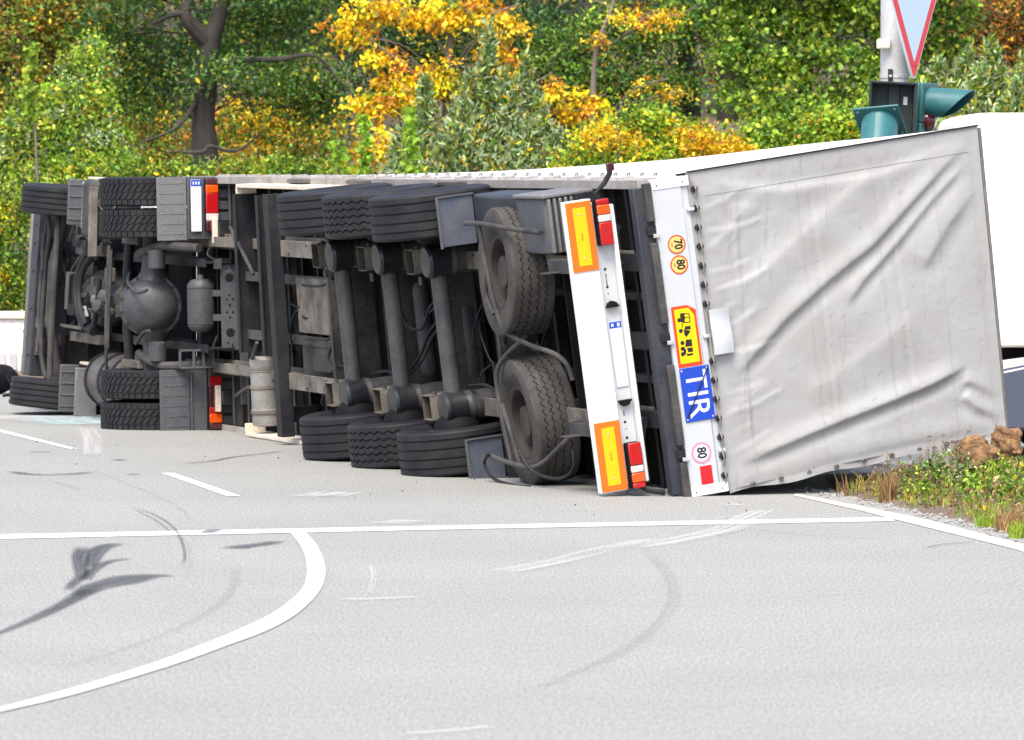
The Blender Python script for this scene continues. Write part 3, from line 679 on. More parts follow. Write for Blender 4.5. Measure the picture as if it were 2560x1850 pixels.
flat([(1.14, -0.205), (1.302, -0.205), (1.302, 0.16), (1.262, 0.222), (1.14, 0.222)], SX - 0.0018, 'sticker_yellow', 'yellow_field', yp)
YL = SX - 0.003                                              # cab, coupling figure and articulated trailer, seen as on the sticker (x down the sticker, y toward the roof)
def ypoly(P, m='ink', l=YL): flat([(1.14 + y, 0.222 - x) for x, y in P], l, m, 'pictogram', yp)
ypoly([(0.035, 0.045), (0.10, 0.045), (0.115, 0.075), (0.07, 0.085), (0.035, 0.08)]); ypoly([(0.035, 0.08), (0.045, 0.12), (0.052, 0.12), (0.045, 0.08)])
ypoly([(0.045, 0.125), (0.115, 0.125), (0.115, 0.117), (0.045, 0.117)]); ypoly([(0.107, 0.075), (0.115, 0.075), (0.115, 0.125), (0.107, 0.125)]); ypoly([(0.07, 0.08), (0.076, 0.08), (0.076, 0.12), (0.07, 0.12)])
ypoly([(0.14, 0.075), (0.165, 0.065), (0.17, 0.12), (0.14, 0.12)]); ypoly([(0.165, 0.06), (0.205, 0.06), (0.225, 0.075), (0.205, 0.095), (0.18, 0.118), (0.172, 0.09)])
ypoly([(0.10, 0.05), (0.15, 0.045), (0.15, 0.052), (0.115, 0.058)])
ypoly([(0.245, 0.065), (0.30, 0.055), (0.30, 0.115), (0.245, 0.115)]); ypoly([(0.31, 0.065), (0.345, 0.075), (0.345, 0.115), (0.31, 0.115)]); ypoly([(0.355, 0.06), (0.372, 0.06), (0.372, 0.115), (0.355, 0.11)])
ypoly([(0.29, 0.045), (0.34, 0.035), (0.365, 0.05), (0.33, 0.06)])
for (x, y) in ((0.085, 0.033), (0.17, 0.035), (0.265, 0.035), (0.31, 0.03), (0.352, 0.026)):
    disc(1.14 + y, 0.222 - x, 0.017, YL - 0.0006, 'ink', 'pictogram', yp, 12)
tp_ = MB(); tp_.box(SX - 0.006, SX - 0.001, 1.118, 1.368, -0.665, -0.242); tir = part('tir_plate', tp_, 'tir_blue', rf, bevel=0.002, label='blue plate with white letters TIR crossed by a dark strip')
text_mesh('TIR', 0.25, on_frame(1.238, -0.452, 0.0075), LM, 'letters', 'letter_white', tir, bold=0.001, sx=1.02)
mb = MB(); mb.beam((SX - 0.0105, 1.135, -0.63), (SX - 0.0105, 1.36, -0.25), 0.006, 0.012, up=(1, 0, 0)); part('strip', mb, 'ink', tir)
for (h, w) in ((1.135, -0.645), (1.35, -0.645), (1.135, -0.262), (1.35, -0.262)):
    mb = MB(); mb.lathe((SX - 0.006, h, w), (-1, 0, 0), [(0.009, 0), (0.007, 0.004)], 8); part('bolt', mb, 'galv', tir)
# underrun bumper with marker boards and tail lights
mb = MB(); mb.box(0.16, 0.24, 0.43, 0.655, -1.13, 1.165); ub = part('underrun_bar', mb, 'white', T, bevel=0.006)
for (w0, w1) in ((0.61, 1.155), (-1.12, -0.575)):
    mb = MB(); mb.box(0.148, 0.157, 0.435, 0.65, w0, w1); bd = part('marker_board', mb, 'orange', ub, bevel=0.003)
    flat([(0.49, w0 + 0.045), (0.597, w0 + 0.045), (0.597, w1 - 0.045), (0.49, w1 - 0.045)], 0.1465, 'yellow', 'yellow_panel', bd)
    for q in (w0 + 0.10, w1 - 0.10):
        mb = MB(); mb.lathe((0.147, 0.543, q), (-1, 0, 0), [(0.009, 0), (0.006, 0.005)], 8); part('rivet', mb, 'galv', bd)
    for i in range(5):
        q = (w0 + w1) / 2 - 0.03 + i * 0.013; flat([(0.537 + 0.004 * (i % 3), q), (0.548 + 0.003 * (i % 2), q), (0.548, q + 0.007), (0.537, q + 0.007)], 0.1455, 'ink', 'print', bd)
mb = MB(); mb.box(0.20, 0.26, 0.66, 0.80, -1.1, 1.13); lc_ = part('light_carrier', mb, 'white_grey', T, bevel=0.008)
mb = MB(); mb.box(0.14, 0.26, 0.80, 0.835, -1.09, 1.10); part('carrier_flange', mb, 'white', lc_, bevel=0.012)
for s_, w0, w1 in ((1, 0.79, 1.155), (-1, -1.125, -0.765)):
    mb = MB(); mb.box(0.11, 0.199, 0.672, 0.785, w0, w1); tl = part('tail_light', mb, 'bag_black', lc_, bevel=0.012)
    L_ = w1 - w0
    segs = [(0.0, 0.50, 'lens_red'), (0.50, 0.66, 'lens_clear'), (0.66, 0.88, 'lens_orange'), (0.88, 1.0, 'lens_red')]
    for a, b, m in segs:
        if s_ > 0: x0, x1 = w0 + a * L_, w0 + b * L_
        else: x0, x1 = w1 - b * L_, w1 - a * L_
        mb = MB(); mb.box(0.088, 0.112, 0.676, 0.781, x0 + 0.002, x1 - 0.002); part('lens', mb, m, tl, bevel=0.008)
    if s_ > 0: mb = MB(); mb.tube([(0.16, 0.72, 1.15), (0.16, 0.70, 1.2), (0.14, 0.78, 1.27), (0.13, 0.83, 1.34), (0.13, 0.84, 1.40)], [0.014, 0.014, 0.02, 0.022, 0.024], 8); part('lamp_arm', mb, 'rubber', tl); mb = MB(); mb.box(0.11, 0.15, 0.81, 0.87, 1.36, 1.42); part('marker_lamp', mb, 'lens_dark', tl, bevel=0.006)
    else: mb = MB(); mb.tube([(0.16, 0.74, -1.11), (0.13, 0.79, -1.15), (0.11, 0.86, -1.175), (0.10, 0.93, -1.19)], [0.014, 0.016, 0.022, 0.026], 8); part('lamp_arm', mb, 'rubber', tl)
npl = MB(); npl.box(0.19, 0.197, 0.685, 0.785, -0.33, 0.185); npo = part('number_plate', npl, 'plate', lc_, bevel=0.004)
flat([(0.686, 0.135), (0.784, 0.135), (0.784, 0.184), (0.686, 0.184)], 0.1885, 'tir_blue', 'blue_band', npo)
flat([(0.70, 0.148), (0.72, 0.148), (0.72, 0.17), (0.70, 0.17)], 0.1875, 'letter_white', 'print', npo); flat([(0.75, 0.145), (0.77, 0.145), (0.77, 0.172), (0.75, 0.172)], 0.1875, 'letter_white', 'print', npo)
for w, s_ in ((0.30, 1), (-0.43, -1)):
    mb = MB(); mb.prism([(0.199, 0.675, w), (0.199, 0.69, w + 0.035 * s_), (0.199, 0.72, w + 0.052 * s_), (0.199, 0.755, w + 0.04 * s_), (0.199, 0.785, w)], (-0.05, 0, 0)); part('plate_lamp', mb, 'bag_black', lc_, bevel=0.004)
for (h, w, r) in ((0.715, 0.60, 0.012), (0.715, 0.515, 0.006), (0.715, 0.46, 0.011), (0.715, 0.41, 0.006), (0.715, -0.55, 0.006), (0.715, -0.605, 0.011), (0.715, -0.66, 0.005), (0.715, -0.73, 0.012)):
    disc(h, w, r, 0.1985, 'eyelet' if r > 0.011 else 'ink', 'mounting_hole', lc_, 12)
for w in (0.53, 0.47, -0.55): flat([(0.711, w), (0.719, w), (0.719, w + 0.035), (0.711, w + 0.035)], 0.1982, 'ink', 'slot', lc_)
for w in (0.64, -0.66):                                      # arms carrying the bumper
    mb = MB(); mb.box(0.24, 0.95, 0.52, 0.62, w - 0.05, w + 0.05); mb.prism([(0.55, 0.62, w - 0.04), (0.95, 0.62, w - 0.04), (0.95, 0.75, w - 0.04), (0.8, 0.75, w - 0.04)], (0, 0, 0.08)); mb.prism([(0.72, 0.40, w - 0.05), (0.85, 0.40, w - 0.05), (0.9, 0.60, w - 0.05), (0.65, 0.60, w - 0.05)], (0, 0, 0.012)); part('bumper_arm', mb, 'dusty', T, bevel=0.004)
for (p, q) in (((0.35, 0.93, 0.92), (0.3, 0.75, 0.55)), ((0.3, 0.93, -0.6), (0.3, 0.80, -1.0)), ((0.5, 0.93, 1.0), (0.7, 0.85, 0.62))):
    mb = MB(); mb.beam(p, q, 0.035, 0.035); part('brace', mb, 'frame', T)
for w in (0.62, 0.0, -0.62): mb = MB(); mb.box(0.08, 0.5, 0.95, 1.05, w - 0.05, w + 0.05); mb.box(0.06, 0.5, 0.94, 0.95, w - 0.07, w + 0.07); part('stub_beam', mb, 'frame', T, bevel=0.004)
for w in (0.33, -0.33): mb = MB(); mb.box(0.1, 2.6, 1.06, 1.14, w - 0.03, w + 0.03); part('stringer', mb, 'dusty', T)
mb = MB(); mb.box(0.9, 0.93, 0.8, 1.06, -1.18, 1.18); part('splash_panel', mb, 'frame', T)
mb = MB(); mb.box(1.25, 1.27, 0.74, 1.02, -0.55, 0.55); part('cross_beam', mb, 'floorboard', T)
# axles, springs, brackets
AX = [3.62, 4.95, 6.30]; DW = 0.07
for i, l in enumerate(AX):
    mb = MB(); mb.tube([(l, 0.5, -0.80 + DW), (l, 0.5, 0.80 + DW)], 0.073, 20); ax = part('axle', mb, 'cast', T)
    for w in (0.62, -0.62):
        w += DW * 0.3
        mb = MB(); mb.lathe((l - 0.02, 0.38, w), (0, 1, 0), [(0.05, 0.0), (0.125, 0.005), (0.142, 0.03), (0.138, 0.1), (0.145, 0.19), (0.12, 0.2)], 26); part('air_spring', mb, 'black_gloss', ax)
        mb = MB(); mb.lathe((l - 0.02, 0.58, w), (0, 1, 0), [(0.118, 0.0), (0.122, 0.03), (0.13, 0.04), (0.13, 0.06), (0.12, 0.07), (0.128, 0.22), (0.118, 0.32)], 26); part('spring_piston', mb, 'cast', ax)
        # hanger: an open steel channel ahead of the axle
        a, b = l + 0.20, l + 0.47; mb = MB()
        for (w0, w1) in ((w - 0.105, w - 0.098), (w + 0.098, w + 0.105)):
            mb.prism([(a, 0.36, w0), (b - 0.06, 0.36, w0), (b + 0.10, 0.72, w0), (a, 0.72, w0)], (0, 0, w1 - w0))
        mb.prism([(b - 0.06, 0.36, w - 0.105), (b - 0.055, 0.36, w - 0.105), (b + 0.105, 0.72, w - 0.105), (b + 0.10, 0.72, w - 0.105)], (0, 0, 0.21)); mb.box(a, a + 0.008, 0.36, 0.72, w - 0.105, w + 0.105)
        part('hanger_bracket', mb, 'beige_dust', ax)
        mb = MB(); mb.tube([(a + 0.13, 0.45, w - 0.09), (a + 0.13, 0.45, w + 0.09)], 0.03, 10); mb.tube([(a + 0.13, 0.5, w), (l, 0.47, w)], 0.045, 10); part('trailing_arm', mb, 'frame', ax)
        mb = MB(); mb.tube([(a + 0.05, 0.42, w + 0.085), (a + 0.05, 0.42, w + 0.13)], 0.02, 6); mb.tube([(a + 0.05, 0.42, w - 0.13), (a + 0.05, 0.42, w - 0.2)], 0.02, 6); part('bolt', mb, 'cast', ax)
    for s_ in (1, -1):
        mb = MB(); mb.lathe((l, 0.5, 0.70 * s_ + DW), (0, 0, s_), [(0.08, 0), (0.15, 0.05), (0.19, 0.10), (0.20, 0.24), (0.12, 0.26)], 24); part('brake_drum', mb, 'bag_black', ax)
        wheel(T, TR_B if i == 1 else TR_A, RIM, l, 0.5, (1.045 if s_ > 0 else -0.935), 'w' if s_ > 0 else '-w', 'wheel', spin=0.3 * i)
# air tanks and hoses between the axles
for (l, w, hh, L_, r) in ((5.45, -0.05, 0.93, 0.85, 0.075), (4.35, -0.12, 0.93, 0.72, 0.12)):
    mb = MB(); mb.lathe((l, hh, w - L_ / 2), (0, 0, 1), [(0.03, 0), (r * 0.75, 0.02), (r, 0.07), (r, L_ - 0.07), (r * 0.75, L_ - 0.02), (0.03, L_)], 20); part('air_tank', mb, 'cast', T)
for P in ([(5.2, 0.66, 0.12), (4.95, 0.62, 0.03), (4.6, 0.62, 0.02), (4.4, 0.64, 0.2), (4.2, 0.66, 0.28)], [(5.0, 0.60, -0.35), (4.7, 0.62, -0.2), (4.45, 0.62, -0.02), (4.2, 0.64, 0.1)], [(6.1, 0.62, -0.42), (5.7, 0.66, -0.4), (5.3, 0.66, -0.52)], [(3.6, 0.64, -0.44), (3.2, 0.66, -0.42), (2.9, 0.68, -0.5)], [(5.0, 0.61, -0.38), (4.68, 0.63, -0.24), (4.4, 0.63, -0.06), (4.2, 0.65, 0.05)],
          [(2.9, 0.9, 0.1), (2.7, 0.85, 0.0), (2.5, 0.85, -0.12), (2.3, 0.85, -0.1), (2.2, 0.9, 0.08)], [(7.6, 0.78, -0.15), (7.75, 0.74, -0.35), (7.6, 0.75, -0.42), (7.4, 0.78, -0.42)], [(7.5, 0.78, 0.4), (7.8, 0.75, 0.3), (8.6, 0.8, 0.28)], [(8.6, 0.8, -0.22), (7.9, 0.78, -0.2), (7.7, 0.76, -0.16)]):
    mb = MB(); mb.tube(smooth_line(P, 5), 0.014, 6); part('air_hose', mb, 'rubber', T)
mb = MB(); mb.box(2.62, 2.72, 0.85, 0.95, -0.08, 0.04); part('valve_block', mb, 'cast', T, bevel=0.01)
rh = random.Random(31)
for i in range(22):
    l = rh.uniform(2.4, 9.5); w = rh.uniform(-0.5, 0.5); dl = rh.uniform(-0.9, 0.9); dw = rh.uniform(-0.5, 0.5); h = rh.uniform(0.72, 0.98)
    mb = MB(); mb.tube(smooth_line([(l, h + 0.1, w), (l + dl * 0.3, h, w + dw * 0.2 - 0.04), (l + dl * 0.7, h, w + dw * 0.7 - 0.07), (l + dl, h + 0.1, w + dw)], 5), rh.uniform(0.006, 0.012), 6); part('air_hose', mb, rh.choice(['rubber', 'rubber', 'dusty', 'frame']), T)
for i in range(30):
    l = 0.6 + i * 0.3; s_ = 0.62 if i % 2 else -0.62; mb = MB(); mb.lathe((l, 0.72, s_ + 0.045 * (1 if i % 4 < 2 else -1)), (0, -1, 0), [(0.014, 0), (0.014, 0.012), (0.008, 0.018)], 6); part('bolt', mb, 'dusty', T)
# front bay: landing-gear beam, plates, side guards, drum
mb = MB(); mb.box(8.98, 9.0, 0.62, 0.74, -1.14, 1.13); mb.box(9.0, 9.14, 0.62, 0.632, -1.14, 1.13); mb.box(8.99, 9.14, 0.735, 0.747, -1.14, 1.13); part('landing_gear_beam', mb, 'frame', T, bevel=0.004)
mb = MB(); mb.box(7.9, 8.95, 0.84, 0.86, -0.17, 0.34); part('bay_plate', mb, 'beige_dust', T)
mb = MB(); mb.prism([(7.75, 0.86, -0.52), (8.95, 0.86, -0.52), (8.95, 0.86, -0.26), (7.75, 0.86, -0.26)], (0, 0.01, 0)); part('bay_plate', mb, 'dusty', T)
for (w0, w1) in ((0.27, 0.36), (-0.29, -0.2)): mb = MB(); mb.box(7.6, 11.0, 0.86, 1.05, w0, w0 + 0.008); mb.box(7.6, 11.0, 0.85, 0.862, w0, w1); part('pallet_rail', mb, 'dusty', T)
for l in (9.9, 10.7): mb = MB(); mb.box(l, l + 0.012, 0.78, 1.03, -0.42, 1.1); mb.box(l - 0.03, l + 0.05, 0.765, 0.78, -0.42, 1.1); part('cross_beam', mb, 'frame', T, bevel=0.003)
for (p, q) in (((11.0, 0.8, 0.78), (10.1, 0.76, 0.35)), ((10.1, 0.76, -0.3), (10.5, 0.8, -0.55)), ((10.6, 0.8, -0.75), (11.0, 0.8, -0.85))):
    mb = MB(); mb.tube([p, q], 0.018, 8); part('brace', mb, 'dusty', T)
for s_ in (1, -1):                                           # legs of the landing gear, folded along the beam ends
    mb = MB(); mb.box(9.15, 9.32, 0.80, 1.05, s_ * 0.95 - 0.07, s_ * 0.95 + 0.07); part('landing_leg', mb, 'frame', T, bevel=0.006)
for s_, m in ((1, 'cream'), (-1, 'cream')):
    w0 = 1.165 if s_ > 0 else -1.225
    mb = MB(); mb.box(7.0, 10.75, 0.80, 1.0, w0, w0 + 0.035, seg=6); mb.box(10.72, 10.76, 0.80, 1.0, w0 - (0.06 if s_ > 0 else -0.035), w0 + (0.0 if s_ > 0 else 0.12)); part('side_guard', mb, m, T, bevel=0.004)
mb = MB(); mb.lathe((10.4, 0.92, -1.12), (0, 0, 1), [(0.10, 0), (0.14, 0.01), (0.145, 0.06), (0.145, 0.13), (0.15, 0.135), (0.15, 0.16), (0.146, 0.165), (0.146, 0.52), (0.152, 0.525), (0.152, 0.56), (0.148, 0.565), (0.15, 0.60), (0.15, 0.64), (0.13, 0.665), (0.1, 0.668)], 28); dr = part('water_drum', mb, 'drum_grey', T)
for w in (-0.58, -0.76, -1.0):
    mb = MB(); mb.lathe((10.4, 0.92, w), (0, 0, 1), [(0.15, 0), (0.158, 0.003), (0.158, 0.03), (0.15, 0.033)], 28, cap=False); part('strap', mb, 'beige_dust', dr)
# mudguards behind the third axle, mudflaps, ribbed toolbox
for s_ in (1, -1):
    w0, w1 = (0.78, 1.19) if s_ > 0 else (-1.2, -0.83)
    mb = MB(); mb.box(2.98, 2.995, 0.35, 0.66, w0, w1); part('mudflap', mb, 'flap_rubber', T, bevel=0.005)
    mb = MB(); mb.box(2.96, 2.978, 0.33, 0.35, w0 - 0.01, w1 + 0.01); mb.box(2.96, 2.978, 0.35, 0.66, w1 - 0.0, w1 + 0.012); part('flap_edge', mb, 'grey_plastic', T)
    mb = MB(); P = [(2.95, 0.66), (2.98, 0.8), (3.1, 0.98), (3.3, 1.05), (6.6, 1.05), (6.8, 0.98), (6.9, 0.8)]
    for (p, q) in zip(P[:-1], P[1:]): mb.add([(p[0], p[1], w0), (q[0], q[1], w0), (q[0], q[1], w1), (p[0], p[1], w1)], [[0, 1, 2, 3]])
    part('mudguard', mb, 'dark_blue', T)
mb = MB(); mb.box(1.75, 2.93, 0.64, 0.98, 0.80, 1.185); part('storage_box', mb, 'dark_blue', T, bevel=0.03)
mb = MB(); mb.box(1.04, 1.7, 0.58, 0.98, 0.72, 1.17); tb = part('toolbox', mb, 'grey_plastic', T, bevel=0.02)
for i in range(8):
    h = 0.60 + i * 0.048; mb = MB(); mb.box(0.985, 1.05, h, h + 0.022, 0.73, 1.16); part('rib', mb, 'grey_light', tb, bevel=0.006)
mb = MB(); mb.box(1.0, 1.72, 0.56, 1.0, 1.165, 1.20); part('lid', mb, 'grey_light', tb, bevel=0.012)
# two spare wheels in their tubular carrier
tilt = Matrix.Rotation(R(4), 4, 'X')
wheel(T, TR_S, RIM, 2.05, 0.64, 0.565, '-h', 'spare_wheel', extra=Matrix.Rotation(R(-4), 4, 'X') @ Matrix.Rotation(R(4), 4, 'Y'))
sw_ = wheel(T, TR_S, RIM, 2.02, 0.66, -0.655, '-h', 'spare_wheel', extra=Matrix.Rotation(R(-3), 4, 'X') @ Matrix.Rotation(R(-2), 4, 'Y'))
def tb_(P, r=0.021): 
    mb = MB(); mb.tube(smooth_line(P, 5), r, 10); return part('carrier_tube', mb, 'dusty', T)
tb_([(2.35, 0.35, 0.99), (2.2, 0.36, 0.99), (2.02, 0.38, 0.985), (1.6, 0.43, 0.95), (1.1, 0.55, 0.90)])
tb_([(2.1, 0.38, 0.985), (2.08, 0.38, 0.86), (2.06, 0.39, 0.6), (2.0, 0.40, 0.3), (1.92, 0.44, 0.10), (1.7, 0.55, -0.02), (1.45, 0.66, -0.10), (1.35, 0.72, -0.2), (1.33, 0.74, -0.32)])
tb_([(2.06, 0.385, 0.62), (2.14, 0.385, 0.4), (2.02, 0.39, 0.25)], 0.018)
tb_([(1.75, 0.50, 0.02), (2.05, 0.46, -0.10), (2.2, 0.42, -0.22), (2.2, 0.40, -0.36), (2.16, 0.40, -0.6), (2.10, 0.40, -0.85), (2.07, 0.40, -0.98)])
tb_([(2.16, 0.41, -0.5), (2.02, 0.41, -0.75), (1.94, 0.42, -0.98)], 0.02)
tb_([(2.45, 0.36, -0.93), (2.2, 0.37, -0.96), (1.9, 0.40, -0.99), (1.72, 0.43, -1.0), (1.55, 0.48, -0.96), (1.2, 0.57, -0.78), (0.95, 0.62, -0.66)])
mb = MB(); mb.tube(smooth_line([(2.4, 0.33, -0.9), (2.55, 0.33, -1.0), (2.4, 0.34, -1.11), (2.0, 0.36, -1.15), (1.7, 0.4, -1.15)], 6), 0.014, 6); part('air_hose', mb, 'rubber', T)
mb = MB(); mb.tube(smooth_line([(1.75, 0.36, -0.85), (1.6, 0.40, -1.02), (1.3, 0.5, -1.08), (1.12, 0.57, -1.0), (1.15, 0.6, -0.85)], 6), 0.014, 6); part('air_hose', mb, 'rubber', T)
# raised lettering that shows on the lower spare's sidewall
CUR['o'] = (0, 0, 0)
for k_, ch_ in enumerate('CON'):
    a_ = -0.30 - 0.19 * k_; rr_ = 0.405
    text_mesh(ch_, 0.085, lambda x, y, a=a_: ((rr_ + y) * math.cos(a) + x * math.sin(a), (rr_ + y) * math.sin(a) - x * math.cos(a), 0.1945), None, 'sidewall_letter', 'frame', sw_, bold=0.002)
CUR['o'] = tuple(T.location)

# ---------------------------------------------------------------- tractor unit
TRK = thing('semi_tractor', 'overturned tractor unit showing its dusty underside, coupled ahead of the fallen trailer', 'truck', tuple(LM(12.9, 1.15, -1.25)), mapf=LM)
K = TRK
for s_ in (1, -1):
    w0 = 0.42 * s_; mb = MB(); mb.box(11.75, 17.3, 0.74, 0.75, w0 - 0.04, w0 + 0.04, seg=8); mb.box(11.75, 17.3, 0.75, 1.0, w0 - 0.005, w0 + 0.005, seg=8); mb.box(11.75, 17.3, 1.0, 1.01, w0 - 0.04, w0 + 0.04, seg=8); part('chassis_rail', mb, 'frame', K)
    mb = MB(); mb.box(15.35, 16.55, 0.60, 0.72, w0 - 0.05 + 0.04 * s_, w0 + 0.05 + 0.04 * s_); part('leaf_spring', mb, 'beige_dust', K, bevel=0.006)
# drive axle with differential
mb = MB(); mb.tube([(12.9, 0.5, -0.95), (12.9, 0.5, -0.45), (12.9, 0.5, -0.25), (12.9, 0.5, 0.25), (12.9, 0.5, 0.45), (12.9, 0.5, 0.95)], [0.085, 0.09, 0.12, 0.12, 0.09, 0.085], 20); da = part('drive_axle', mb, 'cast', K)
mb = MB(); mb.lathe((12.9, 0.5, -0.02), (-1, -0.45, 0), [(0.26, -0.1), (0.315, 0.06), (0.315, 0.10), (0.285, 0.112), (0.27, 0.14), (0.235, 0.21), (0.16, 0.265), (0.05, 0.29)], 36); part('differential', mb, 'cast', da)
mb = MB(); mb.lathe((12.9, 0.52, -0.02), (0, 0, 1), [(0.09, -0.50), (0.10, -0.44), (0.13, -0.34), (0.19, -0.24), (0.225, -0.1), (0.225, 0.1), (0.19, 0.24), (0.13, 0.34), (0.10, 0.44), (0.09, 0.50)], 28); part('banjo_housing', mb, 'cast', da)
for j in range(14):
    a = 2 * math.pi * j / 14; ux = Vector((-0.91, -0.41, 0)); e1 = Vector((0, 0, 1)); e2 = ux.cross(e1)
    p = Vector((12.9, 0.5, -0.02)) + (e1 * math.cos(a) + e2 * math.sin(a)) * 0.30; mb = MB(); mb.lathe(p, ux, [(0.013, 0.09), (0.013, 0.125)], 6); part('bolt', mb, 'frame', da)
for w in (0.45, -0.47):
    mb = MB(); mb.lathe((12.55, 0.46, w), (0, 0, 1), [(0.06, -0.10), (0.085, -0.09), (0.09, 0.09), (0.06, 0.10)], 18); part('brake_actuator', mb, 'cast', da)
    mb = MB(); mb.tube([(13.1, 0.42, w * 1.08), (12.75, 0.42, w * 1.22), (12.45, 0.5, w * 1.3), (12.0, 0.75, w * 1.25)], 0.045, 10); part('radius_rod', mb, 'dusty', K)
mb = MB(); mb.tube([(13.55, 0.45, 0.62), (13.58, 0.43, 0.3), (13.58, 0.43, -0.3), (13.55, 0.45, -0.6)], 0.05, 12); part('anti_roll_bar', mb, 'frame', K)
for s_ in (1, -1): mb = MB(); mb.box(13.0, 13.62, 0.38, 0.44, s_ * 0.62 - 0.04, s_ * 0.62 + 0.04); part('stabiliser_link', mb, 'beige_dust' if s_ < 0 else 'dusty', K, bevel=0.01)
for s_ in (1, -1):
    for w in (0.80, 1.115):
        wheel(K, TD, RIM_N, 12.9, 0.5, w * s_, 'w' if s_ > 0 else '-w', spin=0.05 * w)
    wheel(K, TF, RIM_N, 16.5, 0.5, 0.97 if s_ > 0 else -1.09, 'w' if s_ > 0 else '-w', extra=Matrix.Rotation(R(3), 4, 'X'))
# front axle, steering, springs
mb = MB(); mb.tube([(16.5, 0.5, -0.95), (16.5, 0.42, -0.6), (16.5, 0.36, -0.3), (16.5, 0.36, 0.3), (16.5, 0.42, 0.6), (16.5, 0.5, 0.95)], 0.055, 12); part('front_axle', mb, 'dusty', K)
mb = MB(); mb.tube([(16.25, 0.33, -0.95), (16.22, 0.31, -0.5), (16.2, 0.31, 0.3), (16.25, 0.33, 0.8), (16.3, 0.37, 0.92)], 0.035, 10); part('track_rod', mb, 'dusty', K)
mb = MB(); mb.tube([(16.95, 0.37, 0.55), (16.95, 0.36, -0.65)], 0.016, 8); part('drag_link', mb, 'alu', K)
mb = MB(); pts = []
for i in range(160):
    a = i * 0.9; pts.append((17.12 + 0.03 * math.cos(a), 0.45 + 0.03 * math.sin(a), -0.5 + i * 0.0062))
mb.tube(pts, 0.008, 4); part('coiled_air_line', mb, 'rubber', K)
for w in (0.50, -0.60):
    mb = MB(); mb.box(16.95, 17.35, 0.40, 0.43, w - 0.09, w - 0.07); mb.box(16.95, 17.35, 0.40, 0.43, w + 0.07, w + 0.09); mb.lathe((17.0, 0.42, w - 0.07), (0, 0, 1), [(0.07, 0), (0.07, 0.14)], 12); part('tow_bracket', mb, 'dusty', K)
mb = MB(); mb.lathe((17.05, 0.43, -0.35), (0, 0, 1), [(0.05, -0.06), (0.075, -0.04), (0.075, 0.06), (0.05, 0.08)], 14); part('air_filter', mb, 'tank_grey', K)
mb = MB(); mb.box(17.22, 17.45, 0.36, 0.75, -0.92, 0.83, seg=1); part('front_beam', mb, 'dark_blue', K, bevel=0.015)
mb = MB(); mb.box(17.45, 17.52, 0.34, 1.15, -0.92, 0.84, seg=1); part('bumper', mb, 'tank_grey', K, bevel=0.04)
for (h, w) in ((0.42, 0.7), (0.45, 0.2), (0.42, -0.2), (0.45, -0.7), (0.6, 0.5)):
    mb = MB(); mb.lathe((17.3, 0.36, w), (0, -1, 0), [(0.018, 0), (0.012, 0.012)], 8); part('bolt', mb, 'frame', K)
# engine, sump, gearbox, cross frames
mb = MB(); mb.box(15.75, 16.35, 0.50, 1.05, -0.16, 0.20); part('oil_sump', mb, 'bag_black', K, bevel=0.03)
mb = MB(); mb.box(16.33, 16.40, 0.48, 0.9, -0.18, 0.22); part('sump_flange', mb, 'tank_grey', K, bevel=0.006)
mb = MB(); mb.lathe((15.5, 0.72, -0.02), (-1, 0, 0), [(0.30, 0.0), (0.30, 0.10), (0.25, 0.2), (0.2, 0.55), (0.16, 0.9), (0.08, 0.95)], 24); gb = part('gearbox', mb, 'dusty', K)
for i in range(26):
    q = random.uniform; l = q(14.6, 15.7); w = q(-0.3, 0.28); h = q(0.40, 0.62); s_ = q(0.025, 0.07)
    mb = MB(); 
    if i % 2: mb.lathe((l, h, w), (q(-1, 1), -1, q(-1, 1)), [(s_ * 0.6, -s_), (s_, -s_ * 0.6), (s_, s_ * 0.8), (s_ * 0.5, s_)], 10)
    else: mb.box(l - s_, l + s_, h - s_ * 0.6, h + s_ * 0.6, w - s_, w + s_)
    part('gearbox_fitting', mb, random.choice(['dusty', 'frame', 'cast', 'alu', 'frame', 'bag_black']), gb, bevel=0.005)
for i in range(34):
    q = random.uniform; l = q(15.6, 17.0); w = q(-0.62, 0.68); h = q(0.46, 0.8); s_ = q(0.02, 0.06); mb = MB()
    if i % 3 == 0: mb.lathe((l, h, w), (q(-1, 1), q(-1, 1), q(-1, 1)), [(s_ * 0.6, -s_), (s_, -s_ * 0.6), (s_, s_ * 1.2), (s_ * 0.5, s_ * 1.4)], 10)
    elif i % 3 == 1: mb.box(l - s_ * 2, l + s_ * 2, h - s_ * 0.6, h + s_ * 0.6, w - s_, w + s_)
    else: mb.tube(smooth_line([(l, h, w), (l + q(-.2, .2), h - q(0, .1), w + q(-.2, .2)), (l + q(-.3, .3), h, w + q(-.35, .35)), (l + q(-.3, .3), h + .1, w + q(-.4, .4))], 4), q(0.007, 0.016), 6)
    part('engine_fitting', mb, random.choice(['frame', 'bag_black', 'cast', 'frame', 'rubber', 'dusty']), K, bevel=0.004 if i % 3 == 1 else 0)
mb = MB(); mb.box(15.6, 16.9, 0.9, 1.1, -0.7, 0.7, seg=1); part('engine_block', mb, 'bag_black', K, bevel=0.03)
mb = MB(); mb.tube([(13.9, 0.55, -0.02), (12.95, 0.52, -0.02)], 0.05, 12); part('prop_shaft', mb, 'frame', K)
